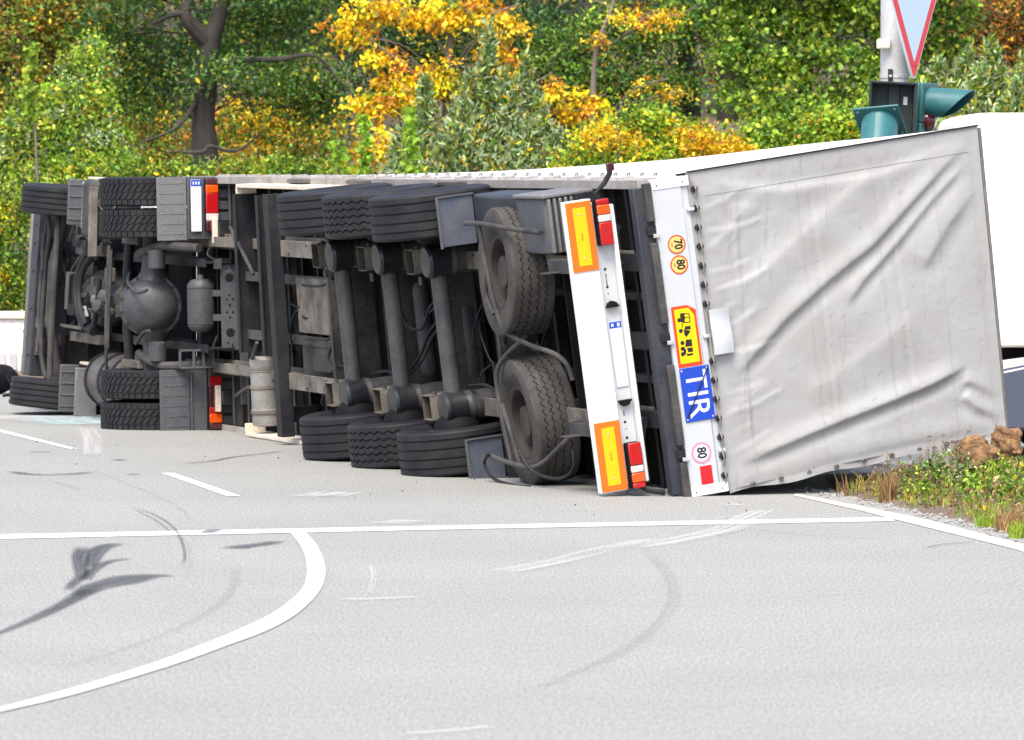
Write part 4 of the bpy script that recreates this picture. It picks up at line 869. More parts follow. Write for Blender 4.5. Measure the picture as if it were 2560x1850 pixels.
for P, r in (([(15.3, 0.45, 0.45), (15.45, 0.42, 0.32), (15.55, 0.40, 0.1), (15.5, 0.40, -0.1), (15.3, 0.42, -0.28), (15.0, 0.45, -0.36)], 0.05), ([(15.15, 0.45, 0.42), (15.3, 0.40, 0.28), (15.38, 0.38, 0.08), (15.32, 0.38, -0.12), (15.12, 0.40, -0.3)], 0.035),
             ([(14.6, 0.4, 0.2), (14.65, 0.4, 0.0), (14.75, 0.4, -0.2), (14.9, 0.42, -0.3)], 0.03), ([(14.3, 0.42, 0.55), (14.28, 0.4, 0.1), (14.3, 0.4, -0.3), (14.35, 0.42, -0.6), (14.45, 0.45, -0.75)], 0.018), ([(14.2, 0.42, 0.5), (14.18, 0.4, 0.0), (14.22, 0.4, -0.5)], 0.016),
             ([(16.75, 0.33, 0.78), (16.7, 0.30, 0.85), (16.6, 0.30, 0.8), (16.55, 0.31, 0.6), (16.62, 0.31, 0.3), (16.65, 0.31, -0.3), (16.6, 0.32, -0.7), (16.52, 0.36, -0.92)], 0.024), ([(16.75, 0.34, 0.78), (16.8, 0.32, 0.5), (16.78, 0.32, 0.25), (16.85, 0.33, 0.15), (16.85, 0.33, -0.3), (16.7, 0.33, -0.55), (16.6, 0.36, -0.9)], 0.024),
             ([(12.35, 0.32, -0.25), (12.6, 0.33, -0.28), (12.8, 0.30, -0.40)], 0.016), ([(12.4, 0.32, 0.15), (12.6, 0.26, 0.12), (12.85, 0.24, 0.22), (13.0, 0.3, 0.3)], 0.016), ([(16.2, 0.5, 0.7), (16.0, 0.45, 0.62), (16.1, 0.42, 0.55), (15.9, 0.42, 0.7)], 0.015),
             ([(12.2, 0.95, 0.6), (12.25, 0.9, 0.5), (12.1, 0.92, 0.45)], 0.01), ([(11.95, 0.9, -0.3), (12.0, 0.85, -0.5), (12.1, 0.85, -0.8)], 0.01)):
    mb = MB(); mb.tube(smooth_line(P, 5), r, 8); part('hose', mb, 'rubber' if r > 0.02 and P[0][0] < 16 else 'dusty', K)
mb = MB(); mb.lathe((15.05, 0.40, -0.20), (0, -0.3, 1), [(0.03, 0), (0.03, 0.05), (0.02, 0.05), (0.02, 0.09), (0.03, 0.09), (0.03, 0.11)], 10); part('pipe_fitting', mb, 'chrome', K)
for l in (15.6, 14.0, 12.2): mb = MB(); mb.box(l, l + 0.08, 0.80, 0.98, -0.42, 0.42); part('cross_frame', mb, 'frame', K, bevel=0.006)
mb = MB(); mb.box(15.4, 16.3, 0.42, 0.46, -0.36, -0.33); part('pipe_bracket', mb, 'alu', K)
mb = MB(); mb.box(13.6, 17.2, 1.12, 1.16, -0.9, 0.9, seg=4); part('cab_floor', mb, 'bag_black', K)
# rear end: perforated cross plate, air tank, step frame
hp = [(-0.30, 0.04), (-0.13, 0.0), (0.12, 0.05), (0.20, 0.0)]
def perf_plate():
    mb = MB(); h0, h1, w0, w1 = 0.90, 1.08, -0.44, 0.40; l = 11.78
    holes = [(0.99, 0.27, 0.045), (0.99, -0.27, 0.045), (0.99, 0.10, 0.012), (0.96, 0.06, 0.012), (1.02, 0.06, 0.012), (0.99, 0.0, 0.014), (0.96, -0.07, 0.012), (1.02, -0.07, 0.012), (0.99, -0.12, 0.012), (0.96, 0.36, 0.012), (0.96, -0.37, 0.012)]
    mb.box(l, l + 0.01, h0, h1, w0, w1); pp = part('rear_cross_plate', mb, 'grey_plastic', K)
    for (h, w, r) in holes:
        mb = MB(); mb.lathe((l - 0.002, h, w), (1, 0, 0), [(r, 0), (r * 0.97, 0.004), (r * 0.9, 0.0015)], 18, cap=True); part('punched_hole', mb, 'ink', pp)
    mb = MB(); mb.box(l - 0.03, l + 0.0, h1, h1 + 0.07, -0.98, 0.66); part('edge_flange', mb, 'grey_plastic', pp, bevel=0.003)
    mb = MB(); mb.box(l - 0.06, l, h0 - 0.07, h0, 0.36, 0.46); part('tank_bracket', mb, 'dusty', pp)
perf_plate()
mb = MB(); mb.lathe((12.0, 0.76, -0.25), (0, 0, 1), [(0.02, -0.02), (0.10, 0.0), (0.135, 0.04), (0.14, 0.07), (0.14, 0.43), (0.135, 0.46), (0.10, 0.50), (0.035, 0.515), (0.03, 0.55)], 28); at_ = part('air_tank', mb, 'cast', K)
for w in (-0.12, 0.12): mb = MB(); mb.box(11.8, 11.9, 0.84, 0.93, w - 0.03, w + 0.03); part('tank_clamp', mb, 'grey_plastic', at_)
for a in (0.02, 0.37): mb = MB(); mb.lathe((12.0, 0.76, -0.25 + a + 0.05), (0, 0, 1), [(0.14, 0), (0.144, 0.003), (0.144, 0.009), (0.14, 0.012)], 28, cap=False); part('weld_seam', mb, 'cast', at_)
mb = MB()
for h in (0.66, 0.76, 0.86): mb.box(11.98, 12.01, h, h + 0.02, -0.62, -0.43)
mb.box(11.98, 12.01, 0.52, 0.88, -0.62, -0.60); mb.box(11.98, 12.01, 0.52, 0.88, -0.45, -0.43); mb.box(11.98, 12.01, 0.52, 0.54, -0.62, -0.43)
part('step_frame', mb, 'grey_plastic', K, bevel=0.003)
# rear mudguards, lights, plate
for s_ in (1, -1):
    w0, w1 = (0.645, 1.262) if s_ > 0 else (-1.255, -0.64)
    mb = MB(); mb.box(12.285, 12.30, 0.40, 0.705, w0 - 0.01, w1); mf = part('mudflap', mb, 'grey_light' if s_ > 0 else 'grey_plastic', K, bevel=0.004)
    for i in range(6):
        w = w0 + 0.05 + i * 0.1; mb = MB(); mb.box(12.281, 12.286, 0.43, 0.68, w, w + 0.008); part('flap_rib', mb, 'grey_light' if s_ > 0 else 'grey_plastic', mf, bevel=0.003)
    mb = MB(); mb.box(12.26, 12.30, 0.71, 1.02, w0, w1, seg=1); mb.box(12.24, 12.28, 0.71, 0.725, w0, w1, seg=1); mb.box(12.235, 12.262, 0.855, 0.868, w0, w1, seg=1)
    mg = part('mudguard', mb, 'grey_plastic', K, bevel=0.006)
    P = [(12.27, 1.02), (12.30, 1.18), (12.42, 1.36), (12.6, 1.42), (13.2, 1.42), (13.45, 1.3), (13.55, 1.1)]
    mb = MB()
    for (p, q) in zip(P[:-1], P[1:]): mb.add([(p[0], p[1], w0), (q[0], q[1], w0), (q[0], q[1], w1), (p[0], p[1], w1)], [[0, 1, 2, 3]])
    part('mudguard_arch', mb, 'blue_plastic' if s_ > 0 else 'grey_plastic', K)
    for i in range(5):
        w = w0 + 0.06 + i * 0.115; mb = MB(); mb.box(12.235, 12.255, 1.02, 1.34, w, w + 0.085); part('arch_slat', mb, 'blue_plastic' if s_ > 0 else 'grey_plastic', mg, bevel=0.006)
    lw0, lw1 = (0.72, 1.245) if s_ > 0 else (-1.235, -0.71)
    mb = MB(); mb.box(12.20, 12.235, 0.875, 1.01, lw0, lw1); tl = part('tail_light', mb, 'bag_black', K, bevel=0.008)
    segs = [(0.88, 1.0, 'lens_dark'), (0.72, 0.88, 'lens_orange'), (0.34, 0.72, 'lens_red'), (0.20, 0.34, 'lens_clear'), (0.0, 0.20, 'lens_dark')] if s_ > 0 else [(0.82, 1.0, 'lens_red'), (0.42, 0.82, 'lens_dark'), (0.30, 0.42, 'lens_red'), (0.12, 0.30, 'lens_orange'), (0.0, 0.12, 'lens_dark')]
    for a, b, m in segs:
        mb = MB(); mb.box(12.175, 12.202, 0.88, 1.005, lw0 + a * (lw1 - lw0) + 0.002, lw0 + b * (lw1 - lw0) - 0.002); part('lens', mb, m, tl, bevel=0.006)
    c = (w0 + w1) / 2 - 0.21 * s_ if s_ > 0 else -0.92
    mb = MB(); mb.box(12.05, 12.2, 0.98, 1.20, c - 0.07, c + 0.07); mb.box(12.12, 12.17, 0.93, 0.98, c - 0.14, c + 0.12, mi=1); mb.box(11.8, 12.05, 1.16, 1.26, c - 0.08, c + 0.07); part('light_bracket', mb, ['frame', 'cream'], tl, bevel=0.004)
mb = MB(); mb.box(12.225, 12.234, 0.735, 0.845, 0.72, 1.235, seg=1); np2 = part('number_plate', mb, 'plate', K, bevel=0.006)
flat([(0.737, 1.17), (0.843, 1.17), (0.843, 1.233), (0.737, 1.233)], 12.223, 'tir_blue', 'blue_band', np2)
for i in range(3): flat([(0.755 + i * 0.028, 1.185), (0.77 + i * 0.028, 1.185), (0.77 + i * 0.028, 1.215), (0.755 + i * 0.028, 1.215)], 12.222, 'letter_white', 'print', np2)
mb = MB(); mb.tube([(12.22, 0.86, -0.63), (12.22, 0.98, -0.63), (12.1, 1.2, -0.62), (12.0, 1.25, -0.6)], 0.016, 8); part('mudguard_stay', mb, 'frame', K)
# exhaust and fuel tank, side plates, front mudflaps
mb = MB(); mb.box(14.65, 15.35, 0.36, 0.85, 0.60, 1.2, seg=1); ex = part('exhaust_silencer', mb, 'dusty', K, bevel=0.05)
mb = MB(); mb.box(14.60, 14.66, 0.28, 0.37, 0.42, 1.14, seg=1); part('heat_shield', mb, 'beige_dust', ex, bevel=0.01)
mb = MB(); mb.lathe((14.62, 0.47, 0.98), (-1, -0.2, 0), [(0.09, -0.1), (0.095, 0.08), (0.083, 0.08), (0.08, -0.05)], 22, cap=False); mb.lathe((14.62, 0.47, 0.98), (-1, -0.2, 0), [(0.082, 0.03), (0.01, 0.02)], 22, mi=1); part('tailpipe', mb, ['beige_dust', 'ink'], ex)
mb = MB(); mb.lathe((14.1, 0.70, -0.86), (1, 0, 0), [(0.2, 0), (0.27, 0.02), (0.285, 0.05), (0.285, 1.05), (0.27, 1.08), (0.2, 1.1)], 32); ft = part('fuel_tank', mb, 'alu', K)
for l in (14.18, 14.6, 15.1):
    mb = MB(); mb.lathe((l, 0.70, -0.86), (1, 0, 0), [(0.287, 0), (0.30, 0.0), (0.30, 0.06), (0.287, 0.06)], 32, cap=False); part('tank_strap', mb, 'rubber', ft)
for s_ in (1, -1):
    w0, w1 = (0.72, 1.2) if s_ > 0 else (-1.24, -0.74)
    mb = MB(); mb.box(15.85, 15.87, 0.33, 0.54, w0, w1, seg=1); mf = part('front_mudflap', mb, 'grey_plastic', K, bevel=0.01)
    for i in range(4): mb = MB(); w = w0 + 0.06 + i * 0.12; mb.box(15.838, 15.852, 0.34, 0.53, w, w + 0.008); part('flap_rib', mb, 'grey_light', mf)
    mb = MB(); mb.box(15.55, 15.58, 0.42, 0.66, w0 - 0.03, w1 - 0.02, seg=1); part('side_plate', mb, 'white_grey' if s_ > 0 else 'grey_light', K, bevel=0.01)
    mb = MB(); mb.box(13.6, 15.9, 0.55, 0.75, w1 + 0.005, w1 + 0.035, seg=3); part('side_skirt', mb, 'cream', K, bevel=0.006)
# cab: mostly hidden behind its own underside
def cab_fn():
    mb = MB(); P = [(15.3, 1.16), (17.55, 1.16), (17.6, 1.9), (17.45, 2.6), (17.2, 3.3), (16.8, 3.65), (15.3, 3.65)]
    mb.prism([(l, h, -1.2) for l, h in P], (0, 0, 2.4)); return mb
cab = part('cab', cab_fn(), 'white', K, bevel=0.06)
for s_ in (1, -1):
    mb = MB(); w = 1.202 * s_; mb.prism([(16.3, 2.05, w), (17.35, 2.0, w), (17.2, 2.65, w), (16.3, 2.75, w)], (0, 0, 0.004 * s_)); part('side_window', mb, 'glass', cab)
mb = MB(); mb.prism([(17.60, 2.0, -1.0), (17.60, 2.0, 1.0), (17.46, 2.75, 1.0), (17.46, 2.75, -1.0)], (0.012, 0, 0)); part('windscreen', mb, 'glass', cab)
mb = MB(); mb.lathe((17.5, 0.6, -0.40), (0, 0, 1), [(0.03, -0.02), (0.05, 0.0), (0.05, 0.10), (0.03, 0.12)], 12); lm = part('corner_lamp', mb, 'blue_cap', K)
mb = MB(); mb.tube([(17.62, 0.5, -0.40), (17.66, 0.42, -0.46), (17.62, 0.44, -0.55)], [0.03, 0.05, 0.045], 8); part('lamp_lens', mb, 'redbrown', lm)

# ---------------------------------------------------------------- traffic mast with yield sign and wrecked signal heads
PY = 47.5; pbx = (2236 - 1280) / FPX * PY
POLE = thing('traffic_mast', 'pale grey mast rising behind the fallen trailer', 'pole', (pbx, PY, 0))
mb = MB(); mb.tube([(pbx, PY, 0), (pbx, PY, 3.0), (pbx, PY, 6.5)], [0.13, 0.122, 0.11], 28); part('mast', mb, 'galv', POLE)
mb = MB(); mb.lathe((pbx, PY, 0), (0, 0, 1), [(0.2, 0), (0.2, 0.03), (0.15, 0.05), (0.135, 0.3), (0.131, 0.3)], 20); part('foot', mb, 'galv', POLE)
for zz in (3.35, 3.05): mb = MB(); mb.lathe((pbx, PY, zz), (0, 0, 1), [(0.123, 0), (0.129, 0.002), (0.129, 0.03), (0.123, 0.032)], 28, cap=False); part('clamp_band', mb, 'eyelet' if zz < 3.2 else 'galv', POLE)
p = at(2208, 110, PY - 0.12); mb = MB(); mb.box(p.x - 0.055, p.x + 0.06, p.y - 0.06, p.y + 0.06, p.z - 0.042, p.z + 0.042); part('junction_box', mb, 'cream', POLE, bevel=0.012)
p = at(2226, 190, PY - 0.125); mb = MB(); mb.box(p.x - 0.02, p.x + 0.02, p.y - 0.01, p.y + 0.03, p.z - 0.05, p.z + 0.06); mb.lathe((p.x, p.y - 0.01, p.z), (0, -1, 0), [(0.014, 0), (0.012, 0.02)], 8, mi=1); part('bracket', mb, ['signal_dark', 'galv'], POLE)
# yield sign, turned to the side road
sa_ = R(58); SN = Vector((math.sin(sa_), -math.cos(sa_), 0)); SU = Vector((math.cos(sa_), math.sin(sa_), 0))
apex = at(2285, 206, PY - 0.17)
YS = thing('yield_sign', 'red bordered triangular yield sign pointing down, fixed to the pale mast', 'sign', tuple(apex))
def tri(off, rr, z):                                          # rounded triangle inset by off
    s_ = 0.95; hgt = s_ * math.sqrt(3) / 2
    C = [Vector((0, off * 2)), Vector((s_ / 2 - off * math.sqrt(3), hgt - off)), Vector((-(s_ / 2 - off * math.sqrt(3)), hgt - off))]
    out = []
    for i in range(3):
        a = C[i]; b = C[i - 1]; c = C[(i + 1) % 3]
        d1 = (b - a).normalized(); d2 = (c - a).normalized(); bis = (d1 + d2).normalized(); ctr = a + bis * (2 * rr)
        a1 = math.atan2(-(bis.y), -(bis.x))
        for k in range(-3, 4):
            t = a1 + k * R(20); out.append(ctr + Vector((math.cos(t), math.sin(t))) * rr)
        # keep order around the triangle
    return [apex + SU * q.x + Vector((0, 0, q.y)) + SN * z for q in sort_poly(out)]
def sort_poly(P):
    c = sum(P, Vector((0, 0))) / len(P); return sorted(P, key=lambda q: math.atan2(q.y - c.y, q.x - c.x))
mb = MB(); mb.prism(tri(0, 0.03, -0.02), SN * 0.02); part('plate', mb, 'plate', YS, smooth=False)
mb = MB(); q = tri(0.012, 0.024, 0.0015); mb.add(q, [list(range(len(q)))]); part('border', mb, 'sign_red', YS, smooth=False)
mb = MB(); q = tri(0.085, 0.012, 0.003); mb.add(q, [list(range(len(q)))]); part('field', mb, 'sign_white', YS, smooth=False)
mb = MB(); mb.beam(apex + Vector((0, 0, 0.45)) - SN * 0.02, Vector((pbx, PY, apex.z + 0.45)), 0.04, 0.03); part('holder', mb, 'galv', YS)
for zz in (0.14, 0.82):
    for k in (-0.02, 0.02): mb = MB(); mb.lathe(apex + Vector((0, 0, zz)) + SU * k + SN * 0.004, SN, [(0.006, 0), (0.005, 0.003)], 8); part('rivet', mb, 'eyelet', YS)
# signal head A: open housing
SY = PY - 0.34; b0 = at(2228, 330, SY)
SH = thing('traffic_light', 'smashed green traffic light with its empty open housing beside the mast', 'traffic light', (b0.x, b0.y, b0.z))
rotA = Matrix.Rotation(R(3), 3, 'Y')
def A_(x, y, z): return Vector((b0.x, b0.y, b0.z)) + rotA @ Vector((x, y, z))
CUR['map'] = A_
mb = MB(); t_ = 0.014; W_, Hh, D_ = 0.195, 0.42, 0.16
mb.box(-W_, W_, D_ - t_, D_, -0.55, Hh); mb.box(-W_, -W_ + t_, 0, D_ - t_, -0.55, Hh); mb.box(W_ - t_, W_, 0, D_ - t_, -0.55, Hh); mb.box(-W_ + t_, W_ - t_, 0, D_ - t_, Hh - t_, Hh); mb.box(-W_ + t_, W_ - t_, 0, D_ - t_, -0.02, 0.0); mb.box(-W_ + t_, W_ - t_, 0, D_ - t_, -0.55, -0.536)
part('housing', mb, 'signal_dark', SH, bevel=0.004)
mb = MB(); mb.box(-W_ - 0.012, W_ + 0.012, -0.012, 0.0, Hh - 0.005, Hh + 0.012); mb.box(W_ - 0.004, W_ + 0.014, -0.012, 0.0, -0.55, Hh); mb.box(-W_ - 0.012, -W_ + 0.006, -0.012, 0.0, -0.55, Hh); part('rim', mb, 'signal_dark', SH, bevel=0.003)
mb = MB(); mb.box(-0.03, 0.06, D_ - 0.05, D_ - t_, 0.0, Hh - t_); part('inner_rail', mb, 'signal_dark', SH, bevel=0.003)
mb = MB(); mb.box(0.10, 0.135, D_ - t_ - 0.006, D_ - t_ - 0.001, 0.24, 0.31); part('type_label', mb, 'plate', SH)
CUR['map'] = None
# its lens door, hanging open and pointing down
pc = at(2200, 306, SY - 0.2); nd = Vector((-0.10, -0.62, -0.78)).normalized(); ud = Vector((0.93, -0.05, 0.33)); ud = (ud - nd * ud.dot(nd)).normalized(); vd = nd.cross(ud)
def D__(x, y, z): return pc + ud * x + vd * y + nd * z
CUR['map'] = D__
mb = MB(); mb.box(-0.2, 0.2, -0.2, 0.2, -0.02, 0.0); door = part('lens_door', mb, 'signal_green', SH, bevel=0.008)
def visor(length_top, length_low, r, nseg=28):
    mb = MB(); vs = []; 
    for k in range(nseg + 1):
        a = math.pi * 2 * k / nseg; c = (1 + math.cos(a)) / 2; Lz = length_low + (length_top - length_low) * (c ** 0.7)
        for rr in (r, r - 0.006):
            vs.append((rr * math.sin(a), rr * math.cos(a), 0)); vs.append((rr * 0.97 * math.sin(a), rr * 0.97 * math.cos(a), Lz))
    fs = []
    for k in range(nseg):
        o = 4 * k; fs += [[o, o + 4, o + 5, o + 1], [o + 2, o + 3, o + 7, o + 6], [o + 1, o + 5, o + 7, o + 3]]
    mb.add(vs, fs); return mb
part('visor', visor(0.36, 0.30, 0.16), 'signal_green', door)
mb = MB(); mb.lathe((0, 0, 0.0), (0, 0, 1), [(0.118, 0.0), (0.10, 0.03), (0.05, 0.05), (0.005, 0.055)], 24); part('lens', mb, 'signal_dark', door)
for (x, y) in ((-0.16, 0.16), (0.16, 0.16), (0.16, -0.16)): mb = MB(); mb.lathe((x, y, 0), (0, 0, 1), [(0.01, 0), (0.008, 0.006)], 8); part('screw', mb, 'galv', door)
# signal head B: facing the side road, its visor reaching right
CUR['map'] = None
q0 = at(2300, 205, PY + 0.02)
S2 = thing('traffic_light', 'green traffic light facing aside, long hood over it and a dark red lens below', 'traffic light', (q0.x, q0.y, q0.z - 1.0))
yaw = R(27)                                                  # its front looks to the right and a little toward the road
NX = Vector((math.cos(yaw), -math.sin(yaw), -0.06)).normalized(); NS = Vector((math.sin(yaw), math.cos(yaw), 0)); NZ = NX.cross(NS)
def B_(x, y, z): return Vector((q0.x, q0.y, q0.z)) + NX * x + NS * y + NZ * z
CUR['map'] = B_
mb = MB(); mb.box(-0.09, 0.07, -0.17, 0.17, -0.98, -0.005); part('housing', mb, 'signal_green', S2, bevel=0.02)
mb = MB(); mb.box(0.072, 0.105, -0.18, 0.18, -0.345, -0.005); mb.box(0.072, 0.105, -0.18, 0.18, -0.66, -0.35); mb.box(0.072, 0.105, -0.18, 0.18, -0.98, -0.665); part('door', mb, 'signal_green', S2, bevel=0.01)
CUR['map'] = lambda x, y, z: B_(0.106 + z, x, -0.17 + y); part('visor', visor(0.40, 0.10, 0.13), 'signal_green', S2)
CUR['map'] = B_
mb = MB(); mb.lathe((0.10, 0, -0.17), (1, 0, 0), [(0.11, 0.0), (0.09, 0.03), (0.005, 0.05)], 24); part('lens', mb, 'signal_dark', S2)
mb = MB(); mb.lathe((0.10, -0.02, -0.335), (1, 0, 0), [(0.095, 0.0), (0.09, 0.03), (0.06, 0.06), (0.005, 0.07)], 24); part('lens', mb, 'lens_dark', S2, label='dark red signal lens')
CUR['map'] = None

# ---------------------------------------------------------------- parked box truck and dark car behind the trailer, right
BY = 53.0; bx0 = 4.28
BT = thing('box_truck', 'cream white box truck standing beyond the trailer roof', 'truck', (bx0 + 3, BY + 1.1, 0))
def rbox(mb, x0, x1, y0, y1, z0, z1, r, k=5):                 # body with rounded top edges
    P = [(x0, z0)]; P += [(x0 + r - r * math.cos(R(90 * i / k)) + 0.18 * (i / k) ** 2, z1 - r + r * math.sin(R(90 * i / k))) for i in range(k + 1)]; P += [(x1 - r, z1), (x1, z1 - r), (x1, z0)]
    mb.prism([(x, y0, z) for x, z in P], (0, y1 - y0, 0)); return mb
part('cargo_box', rbox(MB(), bx0, bx0 + 5.6, BY, BY + 2.3, 0.86, 3.12, 0.12), 'box_cream', BT, bevel=0.03)
mb = MB(); mb.box(bx0 + 0.2, bx0 + 5.8, BY + 0.03, BY + 0.06, 3.0, 3.03); part('roof_rail', mb, 'cream', BT)
mb = MB(); mb.box(bx0 + 0.1, bx0 + 7.3, BY + 0.5, BY + 1.8, 0.55, 0.85, seg=1); part('chassis', mb, 'bag_black', BT)
mb = MB(); mb.prism([(bx0 + 5.7, BY + 0.05, 0.45), (bx0 + 7.5, BY + 0.05, 0.45), (bx0 + 7.5, BY + 0.05, 1.2), (bx0 + 7.0, BY + 0.05, 2.3), (bx0 + 5.7, BY + 0.05, 2.4)], (0, 2.1, 0)); part('cab', mb, 'box_cream', BT, bevel=0.05)
mb = MB(); mb.prism([(bx0 + 6.2, BY + 0.04, 1.35), (bx0 + 7.2, BY + 0.04, 1.35), (bx0 + 6.9, BY + 0.04, 2.1), (bx0 + 6.2, BY + 0.04, 2.15)], (0, 0.008, 0)); part('window', mb, 'glass', BT)
for x in (bx0 + 1.2, bx0 + 6.4):
    for y in (BY + 0.18, BY + 1.85):
        mb = MB(); mb.lathe((x, y, 0.4), (0, 1, 0), [(0.22, 0), (0.38, 0.01), (0.4, 0.04), (0.4, 0.2), (0.38, 0.23), (0.22, 0.24)], 28); mb.lathe((x, y - 0.005, 0.4), (0, 1, 0), [(0.05, 0.02), (0.2, 0.03), (0.22, 0.0)], 20, mi=1, cap=False); part('wheel', mb, ['rubber', 'plate'], BT)
CX0, CY = 4.02, 49.0
CR = thing('parked_car', 'dark blue car waiting behind the grey tarpaulin end', 'car', (CX0 + 2.1, CY + 0.85, 0))
def car_sect():
    prof = [(0, 0.42), (0.0, 0.62), (0.12, 0.74), (0.5, 0.82), (1.15, 0.90), (1.35, 0.95), (2.05, 1.40), (2.6, 1.45), (3.4, 1.38), (4.0, 1.02), (4.3, 0.98), (4.38, 0.7), (4.35, 0.38)]
    low = [(4.2, 0.24), (0.15, 0.24)]
    return prof + low
def car_mesh():
    P = car_sect(); mb = MB(); n = len(P); rings = []
    for y, sh, top in ((0.0, 0.06, 0.86), (0.06, 0.02, 0.95), (0.2, 0.0, 1.0), (1.5, 0.0, 1.0), (1.64, 0.02, 0.95), (1.7, 0.06, 0.86)):
        rings.append([(CX0 + 2.2 + (x - 2.2) * (1 - sh * 0.25), CY + y + (0.16 * max(0, (z - 0.9) / 0.5) * (1 if y < 0.85 else -1)), 0.24 + (z - 0.24) * (0.97 + 0.03 * top)) for x, z in P])
    vs = sum(rings, []); fs = [list(range(n)), [5 * n + i for i in range(n)][::-1]]
    for k in range(5):
        for i in range(n): fs.append([k * n + i, k * n + (i + 1) % n, (k + 1) * n + (i + 1) % n, (k + 1) * n + i])
    mb.add(vs, fs); return mb
part('body', car_mesh(), 'car_paint', CR, bevel=0.03, angle=50)
def cside(P, m, nm, y): mb = MB(); mb.add([(CX0 + x, y + 0.16 * max(0, (z - 0.9) / 0.5) - 0.012, z) for x, z in P], [list(range(len(P)))]); return part(nm, mb, m, CR, smooth=False)
cside([(1.5, 0.95), (2.5, 0.97), (2.5, 1.36), (2.08, 1.33)], 'glass', 'window', CY); cside([(2.6, 0.97), (3.5, 0.99), (3.35, 1.28), (2.6, 1.36)], 'glass', 'window', CY)
mb = MB(); mb.grid(lambda u, v: (CX0 + 1.36 + 0.68 * u, CY + 0.15 + 1.4 * v + (0.08 * u if v < 0.5 else -0.08 * u), 0.958 + 0.445 * u), 2, 4); part('windscreen', mb, 'glass', CR)
mb = MB(); mb.beam((CX0 + 1.3, CY + 0.02, 0.955), (CX0 + 2.02, CY + 0.17, 1.40), 0.05, 0.05); part('pillar', mb, 'plate', CR, bevel=0.01)
mb = MB(); mb.lathe((CX0 + 1.55, CY - 0.10, 1.03), (1, 0, 0.2), [(0.03, -0.07), (0.075, -0.04), (0.085, 0.04), (0.06, 0.07)], 16); part('mirror', mb, 'car_paint', CR)
for x in (0.85, 3.5):
    for y in (CY - 0.01, CY + 1.5):
        mb = MB(); mb.lathe((CX0 + x, y, 0.31), (0, 1, 0), [(0.18, 0), (0.29, 0.01), (0.31, 0.04), (0.31, 0.18), (0.29, 0.21), (0.18, 0.22)], 28); mb.lathe((CX0 + x, y - 0.004, 0.31), (0, 1, 0), [(0.03, 0.01), (0.17, 0.02), (0.18, 0.0)], 20, mi=1, cap=False); part('wheel', mb, ['rubber', 'galv'], CR)
for y in (CY + 0.15, CY + 1.25):
    mb = MB(); mb.box(CX0 - 0.01, CX0 + 0.10, y, y + 0.3, 0.60, 0.72); part('headlight', mb, 'lens_clear', CR, bevel=0.03)

# ---------------------------------------------------------------- far left: white barrier, black bag
WBY = 69.0
BW = thing('road_barrier', 'low white concrete barrier with coping coloured as sunlit beyond the tractor front', 'barrier', (-9, WBY, 0))
mb = MB(); mb.box(-16, -5.4, WBY, WBY + 0.3, 0.33, 0.74, seg=6); part('wall', mb, 'barrier', BW, bevel=0.01)
mb = MB(); mb.box(-16, -5.4, WBY - 0.05, WBY + 0.35, 0.74, 0.83, seg=6); part('coping', mb, 'cream', BW, bevel=0.01)  # warm cream puts the sunlight on the coping into its colour
mb = MB(); mb.box(-16, -5.4, WBY - 0.02, WBY + 0.32, -0.02, 0.33, seg=6); pl = part('plinth', mb, 'barrier', BW)
for i in range(40):
    x = -11.2 + i * 0.14; mb = MB(); mb.box(x, x + 0.10, WBY - 0.045, WBY - 0.018, 0.10, 0.31); part('plinth_rib', mb, 'galv', pl, bevel=0.008)
g0 = G(-12, 985)
BG = thing('bag', 'slumped black bag with a trailing strap lying beyond the front wheel', 'bag', (g0[0], g0[1], 0))
def bagf(u, v):
    a = 2 * math.pi * u; b = math.pi * v; n_ = 1 + 0.12 * math.sin(3 * a + 1) * math.sin(b) + 0.06 * math.sin(7 * a + 4 * b)
    return (g0[0] + 0.24 * n_ * math.sin(b) * math.cos(a) + 0.04 * math.cos(b), g0[1] + 0.2 * n_ * math.sin(b) * math.sin(a), max(0.0, 0.165 + 0.17 * n_ * math.cos(b)))
mb = MB(); mb.grid(bagf, 24, 14); part('body', mb, 'bag_black', BG)
mb = MB(); mb.tube(smooth_line([(g0[0] + 0.1, g0[1] - 0.1, 0.25), (g0[0] + 0.2, g0[1] - 0.2, 0.12), (g0[0] + 0.22, g0[1] - 0.5, 0.02), (g0[0] + 0.18, g0[1] - 0.9, 0.015)], 5), 0.015, 6); part('strap', mb, 'bag_black', BG)

# ---------------------------------------------------------------- verge: boulders, weeds, dry tufts, gravel
def boulder(c, rx, ry, rz, seed, label):
    rg = random.Random(seed); ph = [(Vector((rg.gauss(0, 1), rg.gauss(0, 1), rg.gauss(0, 1))) * rg.uniform(1, 3.2), rg.uniform(0, 6), rg.uniform(0.03, 0.09)) for _ in range(14)]
    fine = [(Vector((rg.gauss(0, 1), rg.gauss(0, 1), rg.gauss(0, 1))) * rg.uniform(6, 24), rg.uniform(0, 6), rg.uniform(0.006, 0.016)) for _ in range(40)]
    def fn(u, v):
        a = 2 * math.pi * u; b = math.pi * v; d = Vector((math.sin(b) * math.cos(a), math.sin(b) * math.sin(a), math.cos(b)))
        q = Vector([math.copysign(abs(k) ** 0.75, k) for k in d])
        s_ = 1 + sum(A * math.sin(w.dot(d) + p_) for w, p_, A in ph) + sum(A * math.sin(w.dot(d) + p_) for w, p_, A in fine)
        return (c[0] + q.x * rx * s_, c[1] + q.y * ry * s_, c[2] + q.z * rz * s_)
    mb = MB(); mb.grid(fn, 90, 60); o = part('boulder', mb, 'rock', mapf=None, angle=180)
    return tag(o, label, 'rock')
